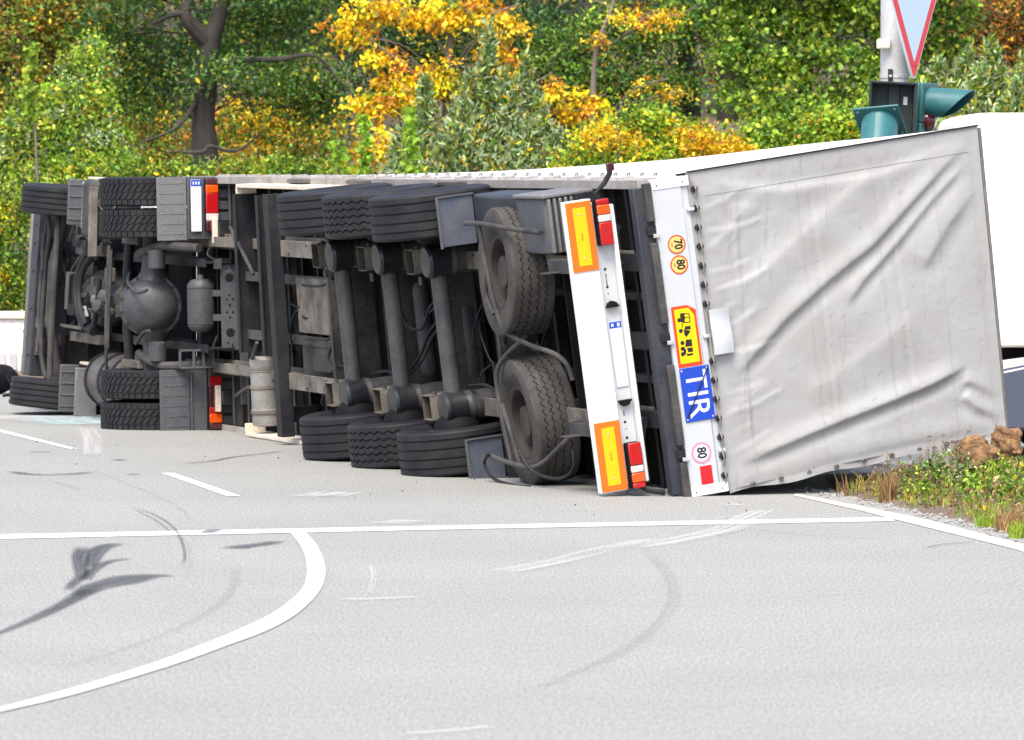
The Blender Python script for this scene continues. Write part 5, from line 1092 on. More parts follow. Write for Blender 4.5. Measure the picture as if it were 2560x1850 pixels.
p1 = at(2440, 1135, 42.6); boulder((p1.x - 0.01, p1.y, p1.z - 0.03), 0.135, 0.14, 0.135, 5, 'larger ochre brown clod of earth among the weeds under the tarpaulin corner')
p2 = at(2512, 1108, 43.2); boulder((p2.x + 0.01, p2.y, p2.z), 0.105, 0.11, 0.125, 11, 'smaller reddish clod of earth touching the tarpaulin corner')

def leaf_arrays(P, size, colr, rng, up=0.0, fold_=0.25, flat_=0.0, shape=0.5):
    n = len(P); d = rng.normal(size=(n, 3)); d[:, 2] += up; d /= np.linalg.norm(d, axis=1)[:, None] + 1e-9
    s = rng.normal(size=(n, 3)); s -= d * (s * d).sum(1)[:, None]; s /= np.linalg.norm(s, axis=1)[:, None] + 1e-9
    nn = np.cross(d, s); L = size[:, None]; w = L * shape
    base = P; tip = P + d * L; a1 = P + d * L * 0.35 - s * w * 0.5 + nn * w * fold_; a2 = P + d * L * 0.72 - s * w * 0.36 + nn * w * fold_ * 0.5
    b1 = P + d * L * 0.35 + s * w * 0.5 + nn * w * fold_; b2 = P + d * L * 0.72 + s * w * 0.36 + nn * w * fold_ * 0.5
    V_ = np.stack([base, a1, a2, tip, b2, b1], 1).reshape(-1, 3)
    C_ = np.repeat(np.concatenate([colr, np.ones((n, 1))], 1), 6, axis=0)
    i = np.arange(n)[:, None] * 6
    F_ = np.concatenate([i + np.array([[0, 1, 2, 3]]), i + np.array([[0, 3, 4, 5]])], 1).reshape(-1, 4)
    return V_, F_, C_
def leaf_obj(name, sets, parent=None, org=(0, 0, 0), m='leaf'):
    Vs, Fs, Cs, o = [], [], [], 0
    for (v, f, c) in sets: Vs.append(v); Fs.append(f + o); Cs.append(c); o += len(v)
    V_ = np.concatenate(Vs) - np.array(org)[None]; F_ = np.concatenate(Fs); C_ = np.concatenate(Cs)
    me = bpy.data.meshes.new(name); me.vertices.add(len(V_)); me.vertices.foreach_set('co', V_.astype(np.float32).ravel())
    me.loops.add(F_.size); me.loops.foreach_set('vertex_index', F_.astype(np.int32).ravel())
    me.polygons.add(len(F_)); me.polygons.foreach_set('loop_start', (np.arange(len(F_)) * 4).astype(np.int32)); 
    me.update(calc_edges=True)
    at_ = me.attributes.new('lc', 'FLOAT_COLOR', 'POINT'); at_.data.foreach_set('color', C_.astype(np.float32).ravel())
    me.materials.append(MATS[m])
    ob = bpy.data.objects.new(name, me); col.objects.link(ob)
    if parent is not None: ob.parent = parent
    return ob
PAL = {
 'green': [(0.08, 0.18, 0.02), (0.12, 0.24, 0.028), (0.05, 0.12, 0.016), (0.18, 0.28, 0.03)],
 'fresh': [(0.23, 0.37, 0.03), (0.30, 0.43, 0.04), (0.16, 0.28, 0.025), (0.38, 0.44, 0.045)],
 'dark': [(0.016, 0.045, 0.014), (0.025, 0.062, 0.018), (0.03, 0.075, 0.03), (0.045, 0.095, 0.02)],
 'oak': [(0.035, 0.10, 0.034), (0.06, 0.145, 0.04), (0.085, 0.175, 0.034), (0.14, 0.22, 0.034)],
 'willow': [(0.27, 0.36, 0.20), (0.36, 0.45, 0.27), (0.21, 0.31, 0.13), (0.42, 0.48, 0.19)],
 'yellow': [(0.84, 0.50, 0.012), (0.88, 0.58, 0.02), (0.78, 0.42, 0.012), (0.86, 0.52, 0.02)],
 'orange': [(0.72, 0.29, 0.015), (0.60, 0.20, 0.02), (0.76, 0.36, 0.02), (0.42, 0.14, 0.02)],
 'rusty': [(0.26, 0.10, 0.025), (0.18, 0.085, 0.03), (0.34, 0.17, 0.03), (0.13, 0.075, 0.03)],
 'ochre': [(0.40, 0.33, 0.03), (0.30, 0.29, 0.03), (0.50, 0.38, 0.03), (0.23, 0.23, 0.03)],
 'straw': [(0.38, 0.25, 0.11), (0.46, 0.31, 0.14), (0.30, 0.18, 0.08), (0.26, 0.15, 0.08)],
 'lime': [(0.30, 0.52, 0.04), (0.36, 0.58, 0.05), (0.26, 0.44, 0.04)],
}
def blob_leaves(rng, blobs, n, size, mix, clump=0.28, per=26, shell=0.55, up=-0.25, shape=0.55, flat_=0.6, fine=0.0):
    """Leaves in clumps spread through ellipsoids; each clump keeps a colour of the mix."""
    vol = np.array([b[3] * b[4] * b[5] for b in blobs]) ** 0.72; vol /= vol.sum(); nc = max(1, n // per)
    bi = rng.choice(len(blobs), nc, p=vol); B = np.array([b[:6] for b in blobs])[bi]
    d = rng.normal(size=(nc, 3)); d /= np.linalg.norm(d, axis=1)[:, None]; rr = (shell + (1 - shell) * rng.random(nc)) ** 0.8
    C = B[:, :3] + d * rr[:, None] * B[:, 3:6]
    names = list(mix); pr = np.array([mix[k] for k in names], float); pr /= pr.sum()
    cn = rng.choice(len(names), nc, p=pr)
    k = np.repeat(np.arange(nc), per); N_ = len(k)
    off = rng.normal(size=(N_, 3)) * clump; off[:, 2] *= flat_
    off[:, 2] -= 0.25 * (off[:, 0] ** 2 + off[:, 1] ** 2) / max(clump, 1e-3)
    P = C[k] + off
    cols = np.zeros((N_, 3)); bright = np.exp(rng.normal(size=nc) * 0.38)[k] * np.exp(rng.normal(size=N_) * 0.14)
    for i, nm in enumerate(names):
        m_ = cn[k] == i; pal = np.array(PAL[nm]); cols[m_] = pal[rng.integers(0, len(pal), m_.sum())]
    stray = rng.random(N_) < 0.02
    if stray.any() and len(names) > 1:
        pal = np.array(PAL['ochre']); cols[stray] = pal[rng.integers(0, len(pal), stray.sum())]
    cols = np.clip(cols * bright[:, None], 0.004, 0.9)
    sz = size * (0.45 + 1.1 * rng.random(N_) ** 1.4)
    return leaf_arrays(P, sz, cols, rng, up=up, shape=shape)
rng = np.random.default_rng(7)
def verge_pts(n, x0, x1, y0, y1, dmin=0.05):
    x = rng.uniform(x0, x1, n); y = rng.uniform(y0, y1, n)
    e = np.array([a - (verge_edge(min(b, 43.4))) for a, b in zip(x, y)]); k = e > dmin + 0.10 * rng.random(n); x, y, e = x[k], y[k], e[k]
    z = np.array([verge_z(a, b) for a, b in zip(x, y)]); return np.stack([x, y, z], 1), e
# low ground cover on the bank
P, e = verge_pts(24000, 2.6, 6.5, 33, 43.6)
P[:, 2] += rng.random(len(P)) ** 1.6 * np.clip(0.04 + 0.12 * e, 0, 0.10)
nm = rng.random(len(P)); cols = np.array(PAL['green'])[rng.integers(0, 4, len(P))] * 1.1
f_ = nm > 0.62; cols[f_] = np.array(PAL['fresh'])[rng.integers(0, 4, f_.sum())]
f_ = nm < 0.36; cols[f_] = np.array(PAL['straw'])[rng.integers(0, 4, f_.sum())] * 0.65
f_ = (nm > 0.36) & (nm < 0.375); cols[f_] = np.array(PAL['yellow'])[rng.integers(0, 4, f_.sum())]
edge = (e < 0.22) & (rng.random(len(P)) < 0.6); cols[edge] = np.array(PAL['straw'])[rng.integers(0, 4, edge.sum())]
cols *= np.exp(rng.normal(size=len(P)) * 0.42)[:, None] * 0.72
gv = leaf_obj('ground_cover', [leaf_arrays(P, 0.018 + 0.032 * rng.random(len(P)), np.clip(cols, 0.01, 0.8), rng, up=0.5, shape=0.55)])
tag(gv, 'low green and straw coloured weeds covering the roadside bank', 'weeds', kind='stuff')
def blades(rg, c, n, rad, hgt, pal, lean=0.35, w=0.006):
    vs = []; fs = []; cs = []
    for i in range(n):
        a = rg.uniform(0, 6.28); r = rad * math.sqrt(rg.random()); b = Vector((c[0] + r * math.cos(a), c[1] + r * math.sin(a), c[2] - 0.02)); h = hgt * rg.uniform(0.5, 1.1)
        ln = Vector((rg.gauss(0, lean), rg.gauss(0, lean), 0)) * h; s_ = Vector((rg.uniform(-1, 1), rg.uniform(-1, 1), 0)).normalized() * w; o = len(vs)
        mid = b + ln * 0.35 + Vector((0, 0, h * 0.6)); tip = b + ln + Vector((0, 0, h))
        vs += [b - s_, b + s_, mid + s_ * 0.8, mid - s_ * 0.8, tip + s_ * 0.15, tip - s_ * 0.15]; fs += [[o, o + 1, o + 2, o + 3], [o + 3, o + 2, o + 4, o + 5]]
        cc = np.array(rg.choice(PAL[pal])) * rg.uniform(0.7, 1.3); cs += [list(cc) + [1]] * 6
    return (np.array([list(v) for v in vs]), np.array(fs), np.array(cs))
rg = random.Random(9)
sets = []
for i in range(420):
    y = rg.uniform(33, 43.4); x = verge_edge(y) + abs(rg.gauss(0.25, 0.35)) + 0.03; sets.append(blades(rg, (x, y, verge_z(x, y)), 9, 0.06, rg.uniform(0.05, 0.13) * (1.6 if i % 5 == 0 else 1), rg.choice(['straw', 'fresh', 'green', 'ochre']), w=0.0035))
gs = leaf_obj('verge_grass', sets); tag(gs, 'short mixed grass along the edge of the asphalt', 'grass', kind='stuff')
def tuft(px, py, n, rad, hgt, pal, label):
    g = G(px, py); x, y = g; o = leaf_obj('grass_tuft', [blades(rg, (x, y, max(0, verge_z(x, y))), n, rad, hgt, pal, 0.3, 0.0045)])
    return tag(o, label, 'grass')
tuft(2218, 1258, 150, 0.06, 0.24, 'straw', 'bushy orange brown dry tuft at the asphalt edge, tallest of the dry tufts')
tuft(2120, 1240, 26, 0.10, 0.20, 'straw', 'thin bleached stalks under the raised tarpaulin edge')
tuft(2525, 1330, 160, 0.10, 0.20, 'straw', 'wide straw tuft between bright green grass by the edge line')
tuft(2470, 1318, 120, 0.10, 0.12, 'fresh', 'bright lime green grass clump beside the straw tuft')
tuft(2556, 1345, 120, 0.10, 0.14, 'fresh', 'yellow green grass clump beyond the straw tuft along the edge line')
def weed(px, py, Y, hgt, label, pal='straw', nleaf=60):
    b = at(px, py, Y); z0 = verge_z(b.x, b.y); e = thing('weed_stalk', label, 'weed', (b.x, b.y, z0), group='seed stalks on the roadside bank')
    mb = MB(); tops = []
    for k in range(4):
        dx, dy = rg.gauss(0, 0.06), rg.gauss(0, 0.05); hh = hgt * rg.uniform(0.65, 1.05); tip = (b.x + dx, b.y + dy, z0 + hh); mb.tube([(b.x, b.y, z0 - 0.03), (b.x + dx * 0.4, b.y + dy * 0.4, z0 + hh * 0.55), tip], [0.004, 0.003, 0.0012], 4); tops.append((dx, dy, hh))
    part('stem', mb, 'twig', e, mapf=None)
    P = []
    for (dx, dy, hh) in tops:
        for i in range(nleaf // 3): t = rg.uniform(0.3, 1.0); P.append((b.x + dx * t + rg.gauss(0, 0.012), b.y + dy * t + rg.gauss(0, 0.012), z0 + hh * t))
    P = np.array(P); c_ = np.array(PAL[pal])[rng.integers(0, len(PAL[pal]), len(P))] * 0.75
    leaf_obj('seed_heads', [leaf_arrays(P, 0.015 + 0.02 * rng.random(len(P)), np.clip(c_, 0, 1), rng, up=0.4, shape=0.5)], e, (b.x, b.y, z0))['kind'] = 'stuff'
for (px, hgt) in ((2208, 0.36), (2245, 0.30), (2315, 0.42), (2345, 0.40), (2372, 0.46), (2395, 0.40), (2170, 0.26), (2290, 0.3)):
    weed(px, 1180, 42.4, hgt, 'dry seeded weed stalk standing against the tarpaulin hem')
def leafy(px, Y, hgt, n, pal, label, wid=0.16, sz=0.06):
    b = at(px, 1200, Y); z0 = verge_z(b.x, b.y); e = thing('leafy_weed', label, 'weed', (b.x, b.y, z0), group='leafy weeds on the bank')
    mb = MB()
    for k in range(4): mb.tube([(b.x, b.y, z0 - 0.03), (b.x + rg.gauss(0, wid * 0.6), b.y + rg.gauss(0, wid * 0.4), z0 + hgt * rg.uniform(0.6, 1))], [0.005, 0.002], 4)
    part('stem', mb, 'twig', e, mapf=None)
    leaf_obj('leaves', [blob_leaves(rng, [(b.x, b.y, z0 + hgt * 0.5, wid, wid * 0.8, hgt * 0.5)], n, sz, {pal: 3, 'green': 2, 'straw': 0.8}, clump=0.045, per=10, shell=0.2, up=0.1)], e, (b.x, b.y, z0))
for i, (px, Y, hgt, n, pal, sz) in enumerate(((2275, 42.6, 0.24, 200, 'green', 0.045), (2330, 42.2, 0.26, 260, 'green', 0.05), (2385, 42.2, 0.28, 260, 'willow', 0.045), (2430, 41.6, 0.14, 160, 'fresh', 0.06), (2450, 41.4, 0.15, 60, 'lime', 0.09), (2500, 42.2, 0.24, 260, 'fresh', 0.05), (2545, 42.4, 0.26, 260, 'green', 0.05), (2590, 42.0, 0.26, 260, 'fresh', 0.05), (2520, 41.0, 0.2, 240, 'green', 0.05), (2300, 41.9, 0.16, 180, 'fresh', 0.045), (2570, 40.2, 0.2, 200, 'fresh', 0.05), (2640, 41.0, 0.26, 260, 'green', 0.05))):
    leafy(px, Y, hgt * (1.15 if px < 2400 else 0.75) * rg.uniform(0.8, 1.2), int(n * 1.4), pal, 'small leafy weed growing on the bank around the earth clods', 0.15, sz * 0.72)
mb = MB(); rgp = random.Random(2)
for i in range(420):
    y = rgp.uniform(34, 44); x = verge_edge(y) + rgp.gauss(-0.06, 0.10); s_ = rgp.uniform(0.006, 0.018)
    mb.lathe((x, y, 0.002), (rgp.gauss(0, .3), rgp.gauss(0, .3), 1), [(s_ * 0.6, 0), (s_, s_ * 0.4), (s_ * 0.5, s_ * 0.9)], 5)
gr = part('gravel', mb, 'pebble', mapf=None, smooth=False); tag(gr, 'loose grey gravel scattered along the asphalt edge', 'gravel', kind='stuff')

mb = MB(); rgd = random.Random(77)
for i in range(36):
    t = rgd.random(); px = rgd.uniform(20, 1900); py = 1075 + (px / 1900) * 185 + abs(rgd.gauss(0, 55)); x, y = G(px, py); s_ = rgd.uniform(0.004, 0.011)
    mb.lathe((x, y, 0.003), (rgd.gauss(0, .4), rgd.gauss(0, .4), 1), [(s_ * 0.7, 0), (s_, s_ * 0.3), (s_ * 0.4, s_ * 0.7)], 5)
db = part('crash_debris', mb, 'rim', mapf=None, smooth=False); tag(db, 'small dark crumbs of debris strewn on the road beside the wreck', 'debris', kind='stuff')
# ================================================================== the wood
def S(px, py, Y): v = at(px, py, Y); return (v.x, v.y, v.z)
def B(px, py, Y, rx, rz, ry=None):                            # foliage ellipsoid given by centre and half-sizes in photograph pixels
    v = at(px, py, Y); k = Y / FPX; return (v.x, v.y, v.z, rx * k, (ry if ry else 0.55 * rx * k), rz * k)
def tree(name, label, cat, base, trunk, crown, mix, n, leaf, bark='bark', group=None, limbs=(), clump=0.26, per=26, shell=0.4, up=-0.25, shape=0.55, flat_=0.6, den=(2.5, 0.56, 1.9)):
    gz = hill_z(base[0], base[1]) if base[1] > 66.5 else 0; org = (base[0], base[1], gz - 0.05)
    e = thing(name, label, cat, org, group)
    mb = MB()
    if trunk:
        pts = [(base[0], base[1], gz - 0.1)] + [tuple(p[:3]) for p in trunk]; rad = [trunk[0][3] * 1.25] + [p[3] for p in trunk]
        S_ = smooth_line([tuple(list(p) + [r]) for p, r in zip(pts, rad)], 4); mb.tube([q[:3] for q in S_], [max(0.006, q[3]) for q in S_], 12)
    tk = part('trunk', mb, bark, e, mapf=None) if trunk else None
    for lb in limbs:
        m2 = MB(); S_ = smooth_line([tuple(q) for q in lb], 4); m2.tube([q[:3] for q in S_], [max(0.005, q[3]) for q in S_], 8); part('limb', m2, bark, e, mapf=None)
    rg_ = random.Random(int(abs(base[0] * 91 + base[1] * 17)))
    m3 = MB()                                                 # twigs reaching into the foliage
    for b in crown:
        tgt = Vector(b[:3])
        if trunk:
            low = [Vector(q[:3]) for q in trunk if q[2] < tgt.z - 0.1] or [Vector((base[0], base[1], gz))]
            src = min(low, key=lambda q: (q - tgt).length)
        else: src = Vector((b[0] * 0.7 + base[0] * 0.3, b[1], gz))
        for k in range(2):
            q = tgt + Vector((rg_.gauss(0, b[3] * 0.6), rg_.gauss(0, b[4] * 0.5), rg_.gauss(0, b[5] * 0.6))); s0 = src.lerp(tgt, rg_.uniform(0.0, 0.6))
            m3.tube(smooth_line([tuple(s0), tuple(s0.lerp(q, 0.4) + Vector((rg_.gauss(0, .06), 0, 0.10))), tuple(s0.lerp(q, 0.75) + Vector((rg_.gauss(0, .06), 0, 0.06))), tuple(q)], 2), 0.009, 5)
    part('branches', m3, bark, e, mapf=None)['kind'] = 'stuff'
    leaf_obj('crown', [blob_leaves(rng, crown, int(n * den[0]), leaf * den[1], mix, clump * 0.70, int(per * den[2]), shell, up, shape * 0.92, flat_)], e, org)
    return e
def gp(px, Y): return ((px - 1280) / FPX * Y, Y)

# dense dark wood behind (rows of trees up the slope)
mixes = [{'dark': 4, 'green': 2, 'ochre': 0.9}, {'dark': 4, 'oak': 2, 'ochre': 0.5}, {'green': 1, 'dark': 4, 'oak': 0.8}, {'oak': 3, 'ochre': 0.8, 'orange': 0.2, 'dark': 2.5, 'green': 1.6}]
rt = random.Random(21)
for row, (Y, nrow) in enumerate(((92, 9), (101, 10), (112, 10))):
    for i in range(nrow):
        x = -13 + 26 * (i + 0.5 * (row % 2)) / (nrow - 1) + rt.uniform(-0.6, 0.6); y = Y + rt.uniform(-2, 2); gz = hill_z(x, y); hh = rt.uniform(8.5, 11)
        left = x < 0.5
        mix = rt.choice([mixes[0], mixes[3], mixes[1], mixes[3]]) if left else rt.choice([mixes[2], mixes[0], mixes[2], mixes[1]])
        r0 = rt.uniform(0.10, 0.2)
        blobs = [(x + rt.gauss(0, 0.9), y + rt.gauss(0, 0.6), gz + z, rt.uniform(1.0, 1.7), 0.9, rt.uniform(0.6, 1.0)) for z in np.linspace(0.5, hh * 0.75, 9)]
        tree('forest_tree', 'tall tree in the dense mixed wood up the slope', 'tree', (x, y), [(x + rt.uniform(-0.1, 0.1), y, gz + 2, r0), (x + rt.uniform(-0.3, 0.3), y, gz + 5, r0 * 0.8), (x, y, gz + hh, 0.04)], blobs, mix, 5200, 0.16, 'bark_dark', 'trees of the wood up the slope', clump=0.30, per=20, den=(1.7, 0.66, 1.5))

# the thick-trunked oak
Y = 79.5
oakb = gp(505, Y)
tree('oak_tree', 'thick trunked oak with ridged bark and forked limbs', 'tree', oakb,
     [S(512, 400, Y) + (0.20,), S(508, 300, Y) + (0.168,), S(518, 200, Y) + (0.15,), S(525, 100, Y) + (0.16,), S(545, 50, Y) + (0.12,), S(562, -60, Y) + (0.11,), S(575, -300, Y) + (0.07,)],
     [B(400, 140, Y + 0.8, 130, 50), B(640, 120, Y + 0.7, 130, 40), B(560, 160, Y - 0.4, 100, 20), B(730, 175, Y, 140, 45), B(320, 60, Y + 0.8, 130, 55), B(680, 30, Y + 0.8, 140, 45), B(800, 240, Y + 0.3, 100, 55), B(500, 205, Y - 0.3, 50, 20), B(340, 215, Y + 0.8, 110, 55), B(640, 215, Y + 0.8, 60, 40), B(720, -60, Y, 220, 70), B(330, -60, Y, 200, 70)],
     {'oak': 5, 'green': 2.2, 'ochre': 0.4}, 10500, 0.125, 'bark',
     limbs=[[S(525, 110, Y) + (0.15,), S(490, 75, Y - 0.1) + (0.13,), S(462, 35, Y - 0.2) + (0.10,), S(475, -20, Y - 0.1) + (0.09,), S(470, -120, Y) + (0.06,)],
            [S(520, 165, Y) + (0.06,), S(600, 150, Y - 0.3) + (0.05,), S(700, 148, Y - 0.4) + (0.04,), S(790, 140, Y - 0.5) + (0.025,), S(850, 210, Y - 0.5) + (0.012,)],
            [S(490, 255, Y - 0.1) + (0.04,), S(440, 320, Y - 0.5) + (0.025,), S(330, 365, Y - 0.8) + (0.012,)],
            [S(420, 380, Y - 1.5) + (0.012,), S(505, 380, Y - 1.6) + (0.03,), S(525, 365, Y - 1.6) + (0.03,), S(590, 378, Y - 1.6) + (0.02,), S(655, 330, Y - 1.6) + (0.012,)],
            [S(462, 35, Y - 0.2) + (0.05,), S(430, 38, Y - 0.3) + (0.04,), S(380, 60, Y - 0.3) + (0.02,)]], clump=0.26, per=30)
# other trunks that show between the leaves
def trunk_tree(px, Y, pts, crown, mix, n, label, name='forest_tree', bark='bark_dark', leaf=0.12, **k):
    return tree(name, label, 'tree', gp(px, Y), [S(a, b, Y) + (r,) for a, b, r in pts], crown, mix, n, leaf, bark, **k)
trunk_tree(72, 84, [(70, 260, 0.15), (78, 180, 0.14), (88, 60, 0.13), (95, -80, 0.1)], [B(60, 40, 83.4, 150, 60), B(170, 90, 83.6, 130, 60), B(30, 150, 83.6, 70, 50), B(220, 200, 83.6, 120, 70), B(90, -40, 83.5, 200, 60)], {'ochre': 2, 'green': 3, 'rusty': 0.6, 'orange': 0.4}, 6500, 'dark slanting trunk with olive and rust foliage beside the oak')
trunk_tree(-10, 82, [(0, 260, 0.16), (4, 120, 0.15), (2, -60, 0.12)], [B(-60, 80, 81.5, 130, 80), B(-30, 260, 81.4, 90, 90), B(-120, -20, 82, 160, 80)], {'rusty': 2, 'ochre': 1.5, 'green': 2}, 5000, 'dark trunk with red brown leaves at the wood edge past the tractor front')
trunk_tree(655, 85, [(658, 340, 0.14), (655, 300, 0.12), (645, 200, 0.06), (640, 120, 0.04)], [B(600, 320, 84.4, 70, 40), B(720, 325, 84.5, 80, 36), B(580, 285, 84.6, 60, 34), B(680, 280, 84.6, 70, 40), B(750, 270, 84.6, 90, 50), B(690, 365, 84.5, 110, 30)], {'yellow': 2, 'orange': 1.2, 'green': 2.2, 'ochre': 1.4}, 3600, 'low orange and yellow leaved tree with stubby dark trunk behind the oak', leaf=0.11)
trunk_tree(1705, 84, [(1725, 340, 0.17), (1722, 200, 0.16), (1712, 60, 0.14), (1715, -60, 0.11)], [B(1640, 60, 83.6, 150, 60), B(1660, 190, 83.6, 120, 60), B(1590, 280, 83.4, 130, 60), B(1780, 20, 83.6, 120, 60), B(1500, 200, 83.4, 110, 70), B(1560, 60, 83.5, 120, 80), B(1420, 120, 83.6, 100, 70)], {'dark': 2.5, 'green': 3.5, 'fresh': 0.8, 'orange': 0.2}, 8000, 'dark straight trunk with deep green foliage behind the yellow maple')
trunk_tree(1345, 85, [(1348, 300, 0.12), (1350, 180, 0.11), (1345, 60, 0.09), (1345, -60, 0.08)], [B(1300, 230, 84.6, 100, 60), B(1400, 260, 84.5, 110, 60), B(1350, 60, 84.6, 120, 60), B(1150, 130, 84.7, 130, 90), B(1050, 60, 84.8, 130, 70), B(980, 180, 84.8, 120, 80)], {'dark': 3, 'oak': 2, 'ochre': 0.6}, 9000, 'slender dark trunk with deep green leaves behind the yellow maple')
# rust-coloured understorey behind left
tree('understorey_shrub', 'russet and green undergrowth between the oak and the left hand bushes', 'shrub', gp(300, 84), None, [B(300, 250, 83.8, 150, 60), B(250, 320, 83.5, 130, 60), B(380, 330, 83.2, 120, 60), B(420, 390, 82.8, 160, 40), B(160, 270, 83.8, 120, 60), B(620, 400, 82, 200, 36), B(790, 380, 82, 120, 50)], {'green': 3.5, 'ochre': 2.0, 'rusty': 0.8, 'orange': 0.5}, 6500, 0.11, 'twig', clump=0.22, per=22)
# yellow maple in the middle
Y = 76
tree('maple_tree', 'slim maple with bright yellow orange autumn leaves', 'tree', gp(1110, Y),
     [S(1112, 380, Y) + (0.06,), S(1120, 200, Y) + (0.05,), S(1128, 60, Y) + (0.04,), S(1130, -80, Y) + (0.03,)],
     [B(860, 60, Y, 80, 20), B(940, 20, Y, 110, 24), B(1070, 30, Y - 0.2, 110, 40), B(1170, 20, Y, 100, 36), B(890, 90, Y - 0.2, 70, 16), B(960, 140, Y - 0.2, 60, 26), B(1000, 190, Y - 0.3, 55, 34), B(930, 260, Y - 0.4, 75, 34), B(1030, 240, Y - 0.4, 70, 40), B(1100, 190, Y - 0.3, 60, 50), B(1240, 140, Y - 0.2, 46, 60), B(1250, 60, Y, 50, 26), B(1400, 230, Y - 0.3, 70, 38), B(1250, 200, Y - 0.2, 40, 30), B(950, 360, Y - 0.8, 50, 50), B(900, 400, Y - 0.8, 50, 36), B(1040, 310, Y - 0.6, 40, 40), B(1480, 250, Y - 0.2, 50, 20), B(1450, 280, Y - 0.2, 50, 16)],
     {'yellow': 7, 'orange': 1.6, 'ochre': 1.2, 'green': 0.8}, 4300, 0.13, 'twig', up=-0.9,
     limbs=[[S(1128, 150, Y) + (0.03,), S(1090, 100, Y) + (0.022,), S(1040, 50, Y) + (0.014,), S(1000, 0, Y) + (0.01,)], [S(1120, 260, Y) + (0.03,), S(1020, 170, Y - 0.2) + (0.02,), S(940, 110, Y - 0.2) + (0.014,), S(880, 70, Y - 0.2) + (0.008,)], [S(1125, 90, Y) + (0.02,), S(1220, 40, Y) + (0.015,), S(1300, 10, Y) + (0.01,)]], clump=0.125, per=16, shell=0.15, shape=0.62, flat_=0.5)
trunk_tree(1470, 78, [(1480, 330, 0.05), (1490, 130, 0.035), (1530, 20, 0.028), (1545, -60, 0.02)], [B(1560, 40, 77.8, 60, 16), B(1680, 35, 77.6, 50, 14), B(1500, 90, 77.8, 40, 14), B(1620, 200, 77.6, 40, 12), B(1690, 230, 77.6, 40, 16), B(1640, 50, 77.6, 40, 12)], {'yellow': 3, 'orange': 1, 'ochre': 1}, 420, 'thin pale leaning stem with sparse yellow leaves right of the maple', 'young_tree', 'twig', 0.10, limbs=[[S(1530, 20, 78) + (0.016,), S(1450, -10, 78) + (0.012,), S(1390, 20, 78) + (0.006,)], [S(1560, 45, 78) + (0.014,), S(1680, 40, 78) + (0.01,), S(1750, 10, 78) + (0.006,)]], clump=0.12, per=14)
# big fresh green tree on the right
Y = 74
tree('alder_tree', 'broad fresh green tree filling the wood edge left of the mast', 'tree', gp(2010, Y),
     [S(2010, 330, Y + 0.8) + (0.10,), S(2015, 150, Y + 0.8) + (0.09,), S(2010, -80, Y + 0.8) + (0.07,)],
     [B(1870, 30, Y, 80, 36), B(1990, 50, Y, 90, 34), B(2110, 20, Y, 90, 40), B(1860, 130, Y, 70, 34), B(1960, 160, Y - 0.2, 80, 36), B(2070, 120, Y - 0.2, 80, 34), B(2150, 190, Y - 0.2, 80, 40), B(1890, 250, Y - 0.2, 80, 34), B(2010, 250, Y - 0.4, 90, 36), B(2110, 290, Y - 0.4, 80, 36), B(1940, 330, Y - 0.4, 90, 30), B(2250, 60, Y, 90, 40), B(2350, 20, Y + 0.3, 100, 40), B(2230, 160, Y, 80, 40), B(1960, -60, Y, 220, 50), B(2230, -60, Y, 200, 50), B(2340, 110, Y + 0.5, 80, 40), B(1820, 200, Y + 0.3, 50, 30)],
     {'fresh': 4, 'green': 4}, 8200, 0.13, 'bark_dark', clump=0.20, per=24, shape=0.8)
tree('forest_tree', 'brown orange leaved tree deep in the wood right of the mast', 'tree', gp(2480, 86), [S(2480, 250, 86) + (0.12,), S(2490, 60, 86) + (0.1,), S(2485, -60, 86) + (0.08,)], [B(2470, 40, 85.5, 130, 60), B(2540, 90, 85.5, 100, 60), B(2620, 30, 85.5, 120, 80), B(2400, 60, 85.6, 80, 50)], {'rusty': 3, 'orange': 1, 'dark': 2}, 5000, 0.12, 'bark_dark')
# shrubs at the edge of the wood
def shrub(label, px, Y, crown, mix, n, leaf, name='shrub', **k):
    return tree(name, label, 'shrub', gp(px, Y), None, [B(a, b, Y + dy, rx, rz) for a, b, dy, rx, rz in crown], mix, n, leaf, 'twig', **k)
shrub('dense leafy bush, tallest of the bushes past the tractor front', 150, 73, [(120, 330, 0, 120, 70), (210, 260, 0, 80, 70), (180, 190, 0.2, 60, 60), (60, 400, 0, 90, 60), (230, 360, -0.2, 100, 60), (40, 330, 0.2, 60, 60), (180, 420, -0.4, 140, 40), (230, 130, 0.3, 40, 50), (90, 260, 0.2, 60, 60)], {'fresh': 4, 'green': 2.5, 'willow': 2, 'lime': 0.8, 'ochre': 0.6}, 8000, 0.11, clump=0.16, per=18, shape=0.6)
shrub('green bush filling the gap beside the tractor front beam', 20, 71, [(20, 520, 0, 100, 70), (20, 640, 0, 100, 70), (40, 740, 0, 90, 60), (-80, 560, 0, 110, 100), (100, 480, 0.2, 80, 40), (-60, 700, 0, 110, 80)], {'green': 4, 'fresh': 2, 'ochre': 0.6, 'yellow': 0.4}, 7000, 0.10, clump=0.16, per=18)
shrub('hedge of mixed green and golden leaves behind the drive axle', 420, 72, [(330, 420, 0, 90, 36), (450, 430, 0, 100, 30), (560, 425, 0, 90, 30), (660, 420, 0.1, 90, 32), (760, 425, 0.1, 80, 30), (300, 480, 0, 120, 40), (520, 480, 0, 160, 40), (740, 480, 0, 150, 40)], {'green': 4, 'fresh': 3, 'ochre': 0.7, 'rusty': 0.3, 'yellow': 0.2}, 7500, 0.10, clump=0.15, per=18)
